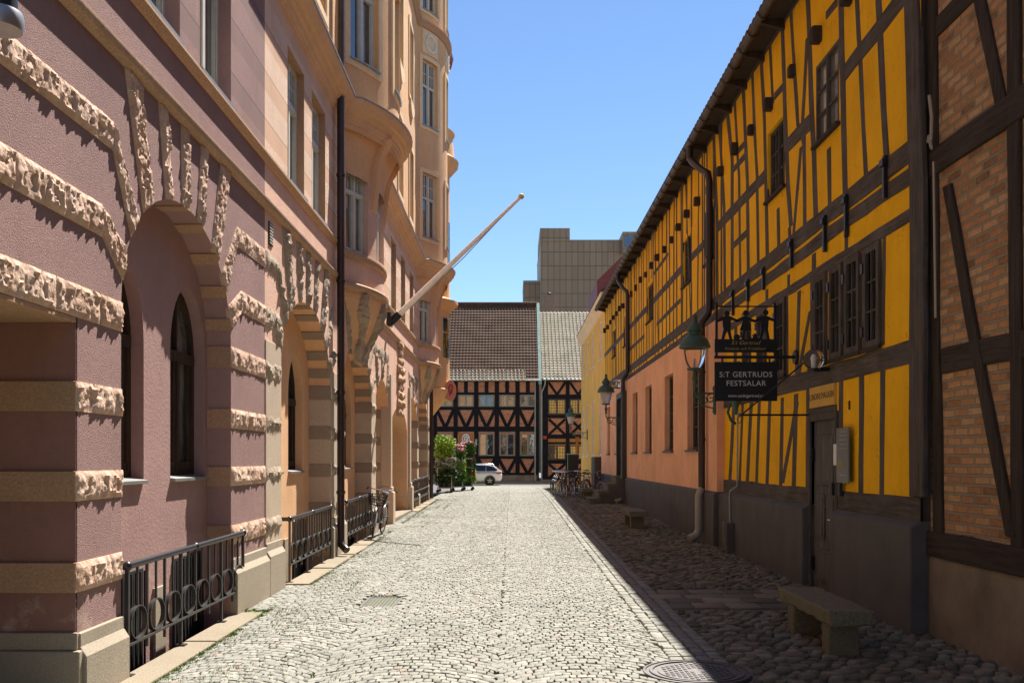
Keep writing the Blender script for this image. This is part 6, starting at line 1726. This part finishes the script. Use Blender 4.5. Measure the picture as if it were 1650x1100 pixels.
# ---- white estate car on the cross road
car = thing('estate_car', 'white estate car parked on the cross road, rear end showing', 'car', (-2.96,65.2,-.03))
cxm, cym, cz0 = -2.96, 65.2, -.03
stn = [(-2.30,.50,.42,.62,.40),(-2.18,.78,.26,.72,.70),(-1.7,.88,.20,.86,.86),(-.9,.90,.19,.94,.90),(0,.905,.19,.97,.905),(1.0,.905,.19,1.0,.905),(1.75,.88,.21,1.0,.88),(2.12,.82,.26,.98,.83),(2.28,.70,.38,.86,.74)]
mb = MB(); vs = []
for x,hw,zl,zh,hw2 in stn:
    vs += [(cxm+x,cym-hw*.92,cz0+zl),(cxm+x,cym-hw,cz0+zl+.16),(cxm+x,cym-hw2*1.0,cz0+(zl+zh)/2+.04),(cxm+x,cym-hw2*.95,cz0+zh),(cxm+x,cym+hw2*.95,cz0+zh),(cxm+x,cym+hw2,cz0+(zl+zh)/2+.04),(cxm+x,cym+hw,cz0+zl+.16),(cxm+x,cym+hw*.92,cz0+zl)]
n_ = len(stn); fs = [(8*i+k,8*i+(k+1)%8,8*i+8+(k+1)%8,8*i+8+k) for i in range(n_-1) for k in range(8)]+[tuple(range(8)),tuple(8*(n_-1)+k for k in range(8))]
mb.add(vs, fs); body = obj('body', mb, M['carw'], car, smooth=50)
sub = body.modifiers.new('sub','SUBSURF'); sub.levels = sub.render_levels = 2
gst = [(-.95,.86,.93,.94),(-.15,.70,1.0,1.40),(.4,.66,1.0,1.45),(1.2,.655,1.0,1.425),(1.72,.63,1.0,1.33),(2.24,.72,1.0,.985)]
mb = MB(); vs = []
for x,hw,zl,zh in gst: vs += [(cxm+x,cym-.855,cz0+.93),(cxm+x,cym-hw,cz0+zh),(cxm+x,cym+hw,cz0+zh),(cxm+x,cym+.855,cz0+.93)]
n_ = len(gst); fs = [(4*i+k,4*i+k+1,4*i+5+k,4*i+4+k) for i in range(n_-1) for k in range(3)]+[(0,1,2,3),tuple(4*(n_-1)+k for k in range(4))]
mb.add(vs, fs); obj('cabin', mb, M['carw'], car, smooth=35, bevel=.04)
def CS(x, z, d=0):                                # side glass follows the tumblehome
    t = (z-.93)/.50; return (cxm+x, cym-(.855-(.855-.66)*t)-.012+d, cz0+z)
for poly in ([(-.70,.975),(-.12,1.35),(.43,1.40),(.43,.975)],[(.46,.975),(.46,1.40),(1.13,1.375),(1.15,.975)],[(1.18,.975),(1.16,1.372),(1.58,1.315),(1.96,1.08),(1.86,.985)]):
    mb = MB(); mb.wprism(CS, poly, -.006, .02); obj('side_window', mb, M['carg'], car)
mb = MB(); mb.prism([(cxm+1.93,cym-.56,cz0+1.32),(cxm+1.93,cym+.56,cz0+1.32),(cxm+2.19,cym+.62,cz0+1.05),(cxm+2.19,cym-.62,cz0+1.05)], (.02,0,.01)); obj('rear_window', mb, M['carg'], car)
for s in (-1,1):
    mb = MB(); mb.prism([(cxm+1.86,cym+s*.86,cz0+.80),(cxm+2.24,cym+s*.74,cz0+.82),(cxm+2.20,cym+s*.76,cz0+.95),(cxm+1.98,cym+s*.84,cz0+.93)], (0,s*.03,0)); obj('tail_light', mb, M['red'], car, bevel=.01)
for x in (-1.42,1.42):
    for s in (-1,1):
        yy = cym+s*.80
        mb = MB(); mb.lathe((cxm+x,yy,cz0+.325), [(.20,-.10),(.31,-.105),(.325,-.08),(.325,.08),(.31,.105),(.20,.10)], 26, 'y'); w_ = obj('wheel', mb, M['tyre'], car, smooth=40)
        mb = MB(); mb.lathe((cxm+x,yy+s*.085,cz0+.325), [(.205,0),(.21,.01),(.19,.02)], 24, 'y'); 
        for k in range(5):
            a = 2*PI*k/5+.3; c_, s_2 = math.cos(a), math.sin(a)
            mb.bar((cxm+x+.03*c_,yy+s*.10,cz0+.325+.03*s_2),(cxm+x+.195*c_,yy+s*.095,cz0+.325+.195*s_2), .03,.07,(0,0,1) if abs(s_2) < .8 else (1,0,0))
        mb.lathe((cxm+x,yy+s*.1,cz0+.325), [(.0001,-.02),(.055,-.015),(.055,.015),(.0001,.02)], 12, 'y'); obj('rim', mb, M['alu'], w_, smooth=40)
        mb = MB(); mb.lathe((cxm+x,yy-s*.02,cz0+.325), [(.0001,.0),(.37,0)], 24, 'y'); mb.lathe((cxm+x,cym+s*.885,cz0+.325), [(.335,0),(.385,.012),(.385,-.03),(.335,-.03)], 24, 'y', 0, PI); obj('wheel_arch', mb, M['plast'], car)
mb = MB()
for s in (-1,1): mb.tube([(cxm-.1,cym+s*.60,cz0+1.44),(cxm+.0,cym+s*.60,cz0+1.49),(cxm+1.6,cym+s*.58,cz0+1.47),(cxm+1.7,cym+s*.58,cz0+1.41)], .018, 6)
obj('roof_rail', mb, M['chrome'], car, smooth=60)
mb = MB(); mb.prism([(cxm+1.5,cym-.02,cz0+1.44),(cxm+1.66,cym-.02,cz0+1.43),(cxm+1.64,cym-.02,cz0+1.50)], (0,.04,0)); obj('aerial_fin', mb, M['carw'], car)
for x in (.30,1.0):
    mb = MB(); mb.box(cxm+x-.09,cxm+x+.09,cym-.925,cym-.895,cz0+.84,cz0+.865); obj('door_handle', mb, M['carw'], car)
# ---- flower trolleys
def trolley(x0, x1, y0, y1, label, shelves):
    g_ = gz(y0); t = thing('flower_trolley', label, 'trolley', ((x0+x1)/2,(y0+y1)/2,g_), 'wheeled flower trolleys')
    for x in (x0,x1):
        for y in (y0,y1):
            mb = MB(); mb.box(x-.012,x+.012,y-.012,y+.012,g_+.16,g_+1.66); obj('upright', mb, M['alu'], t)
            mb = MB(); mb.lathe((x,y,g_+.075), [(.03,-.02),(.075,-.018),(.075,.018),(.03,.02)], 14, 'y'); mb.box(x-.02,x+.02,y-.03,y+.03,g_+.08,g_+.17); obj('castor', mb, M['plast'], t, smooth=40)
    for z in shelves:
        mb = MB(); mb.box(x0-.02,x1+.02,y0-.02,y1+.02,g_+z-.012,g_+z); mb.box(x0-.03,x1+.03,y0-.035,y0-.02,g_+z-.03,g_+z+.02); mb.box(x0-.03,x1+.03,y1+.02,y1+.035,g_+z-.03,g_+z+.02)
        obj('shelf', mb, M['zinc'], t)
    return g_
def leafmat(name, a, b):
    g = G(name); r = g.node('ShaderNodeNewGeometry').outputs['Random Per Island']
    m = g.out(g.ramp(r, [(0,mul(a,.55)),(.5,a),(1,b)]), .6, None, 0, .3); return m
LM_ = {'lime': leafmat('lime_leaves', (.20,.34,.03), (.36,.50,.07)), 'dark': leafmat('dark_leaves', (.03,.075,.02), (.06,.12,.035)), 'mid': leafmat('mid_leaves', (.07,.17,.03), (.14,.26,.05)), 'grey': leafmat('silver_leaves', (.22,.25,.19), (.36,.38,.3))}
FL_ = {k: leafmat(k+'_petals', c, mul(c,1.2)) for k, c in dict(pink=(.72,.36,.42), red=(.60,.03,.03), magenta=(.42,.03,.28), white=(.75,.74,.68), violet=(.17,.12,.33)).items()}
def plant(leaf, flower, h, r, label, group):
    p = thing('potted_plant', label, 'potted plant', (0,0,0), group)
    mb = MB(); mb.lathe((0,0,0), [(.055,0),(.075,.13),(.08,.13),(.08,.15),(.065,.15)], 12); obj('pot', mb, M['plast'], p, smooth=40)
    mb = MB()
    for i in range(300):
        z = .12+h*U(0,1)**.8; rr = r*math.sqrt(U(0,1))*(.55+.9*min(1,(z-.1)/h)*(1.2-(z-.1)/h)); a = U(0,2*PI); c = Vector((rr*math.cos(a), rr*math.sin(a), z))
        d = Vector((math.cos(a)+U(-.8,.8), math.sin(a)+U(-.8,.8), U(-.2,1.1))).normalized(); s = d.cross(Vector((U(-1,1),U(-1,1),U(-1,1)))).normalized()
        l = U(.05,.13); w = l*.36
        mb.add([c, c+d*l*.5+s*w, c+d*l, c+d*l*.5-s*w], [(0,1,2,3)])
    for i in range(7):
        a = U(0,2*PI); mb.tube([(0,0,.1),(r*.5*math.cos(a),r*.5*math.sin(a),.1+h*.5),(r*.7*math.cos(a),r*.7*math.sin(a),.1+h*.9)], .004, 4)
    obj('foliage', mb, LM_[leaf], p)
    if flower:
        mb = MB()
        for i in range(16):
            a = U(0,2*PI); rr = r*math.sqrt(U(0,1))*.95; c = Vector((rr*math.cos(a), rr*math.sin(a), .12+h*U(.72,1.1)))
            for k in range(9):
                d = Vector((U(-1,1),U(-1,1),U(-.4,1))).normalized()*.05; s = d.cross(Vector((0.3,.2,1))).normalized()*.032
                mb.add([c+d*.2, c+d+s, c+d*1.5, c+d-s], [(0,1,2,3)])
        obj('blossom', mb, FL_[flower], p)
    return p
C1 = (-3.42,-2.78,42.8,44.1); C2 = (-2.92,-2.40,44.9,46.1); C3 = (-2.44,-2.00,46.6,47.8)
g1_ = trolley(*C1, 'steel flower trolley nearest the corner, topped with tall lime-green plants', (.22,.80,1.35))
g2_ = trolley(*C2, 'steel flower trolley in the middle, filled with white and pale blooms', (.22,.80,1.35))
g3_ = trolley(*C3, 'steel flower trolley farthest right, with pink and red flowers', (.22,.70,1.15,1.6))
def fill(cart, z, kind, nx, ny, label, sc=1.0):
    x0,x1,y0,y1 = cart; base = gz(y0)+z
    leaf, fl, h, r = kind; first = None
    for j in range(ny):
        for i in range(nx):
            loc = (x0+(x1-x0)*(i+.5)/nx+U(-.02,.02), y0+(y1-y0)*(j+.3)/ny*.9, base)
            if first is None:
                first = plant(leaf, fl, h, r, label, 'potted plants on the flower trolleys'); first.location = loc; o = first
            else: o = dup(first, loc)
            o.rotation_euler = (0,0,U(0,6.28)); s = U(1.05,1.6)*sc; o.scale = (s,s,s)
fill(C1, 1.35, ('lime',None,.72,.17), 3, 3, 'tall lime-green leafy plant on top of the corner trolley')
fill(C1, 1.36, ('grey','violet',.28,.13), 3, 1, 'low grey lavender at the front edge of the corner trolley top')
fill(C1, .80, ('grey','white',.36,.17), 3, 3, 'silvery white plant on the middle shelf of the corner trolley')
fill(C1, .22, ('dark',None,.42,.19), 3, 3, 'dark green plant on the bottom shelf of the corner trolley')
fill(C2, 1.35, ('mid','pink',.45,.15), 3, 2, 'pale pink blooming plant on top of the middle trolley')
fill(C2, .80, ('lime','white',.38,.17), 3, 3, 'white blooming plant on the middle shelf of the middle trolley')
fill(C2, .22, ('mid','white',.40,.17), 3, 3, 'white blooming plant at the foot of the middle trolley')
fill(C3, 1.60, ('mid','pink',.36,.15), 3, 2, 'pink geranium on top of the right-hand trolley')
fill(C3, 1.15, ('mid','red',.28,.13), 3, 2, 'red geranium on the upper shelf of the right-hand trolley')
fill(C3, .70, ('mid','magenta',.28,.13), 3, 2, 'magenta flower on the lower shelf of the right-hand trolley')
fill(C3, .22, ('lime','red',.28,.13), 3, 2, 'red flower with bright leaves at the foot of the right-hand trolley')
# ------------------------------------------------------------------ camera and light
cam = bpy.data.cameras.new('camera'); cam.sensor_width = 36; cam.lens = F/1650*36; cam.shift_y = (HY-550)/1650; cam.clip_end = 6000; cam.clip_start = .05
co = bpy.data.objects.new('camera', cam); COL.objects.link(co); co.location = (0,0,CH); co.rotation_euler = (PI/2,0,0); SC.camera = co
to_sun = Vector((1.0, 2.5, 4.0)).normalized()
sl = bpy.data.lights.new('sun', 'SUN'); sl.energy = 5.0; sl.angle = math.radians(.53); sl.color = (1.0,.955,.88)
so = bpy.data.objects.new('sun', sl); COL.objects.link(so); so.rotation_euler = to_sun.to_track_quat('Z','Y').to_euler()
w = bpy.data.worlds.new('World'); SC.world = w; w.use_nodes = True
nt = w.node_tree; sky = nt.nodes.new('ShaderNodeTexSky'); sky.sky_type = 'NISHITA'; sky.sun_disc = False
sky.sun_elevation = math.asin(to_sun.z); sky.sun_rotation = math.atan2(to_sun.x, to_sun.y)
sky.air_density = 1.0; sky.dust_density = .0; sky.ozone_density = 6.0
bg = nt.nodes['Background']; bg.inputs['Strength'].default_value = .064
nt.links.new(sky.outputs['Color'], bg.inputs['Color'])
SC.view_settings.view_transform = 'Standard'; SC.view_settings.look = 'None'; SC.view_settings.exposure = 1.35; SC.view_settings.gamma = 1
SC.cycles.max_bounces = 16; SC.cycles.diffuse_bounces = 12; SC.cycles.use_denoising = True
try: SC.cycles.denoiser = 'OPENIMAGEDENOISE'
except Exception: pass
SC.cycles.sample_clamp_indirect = 20
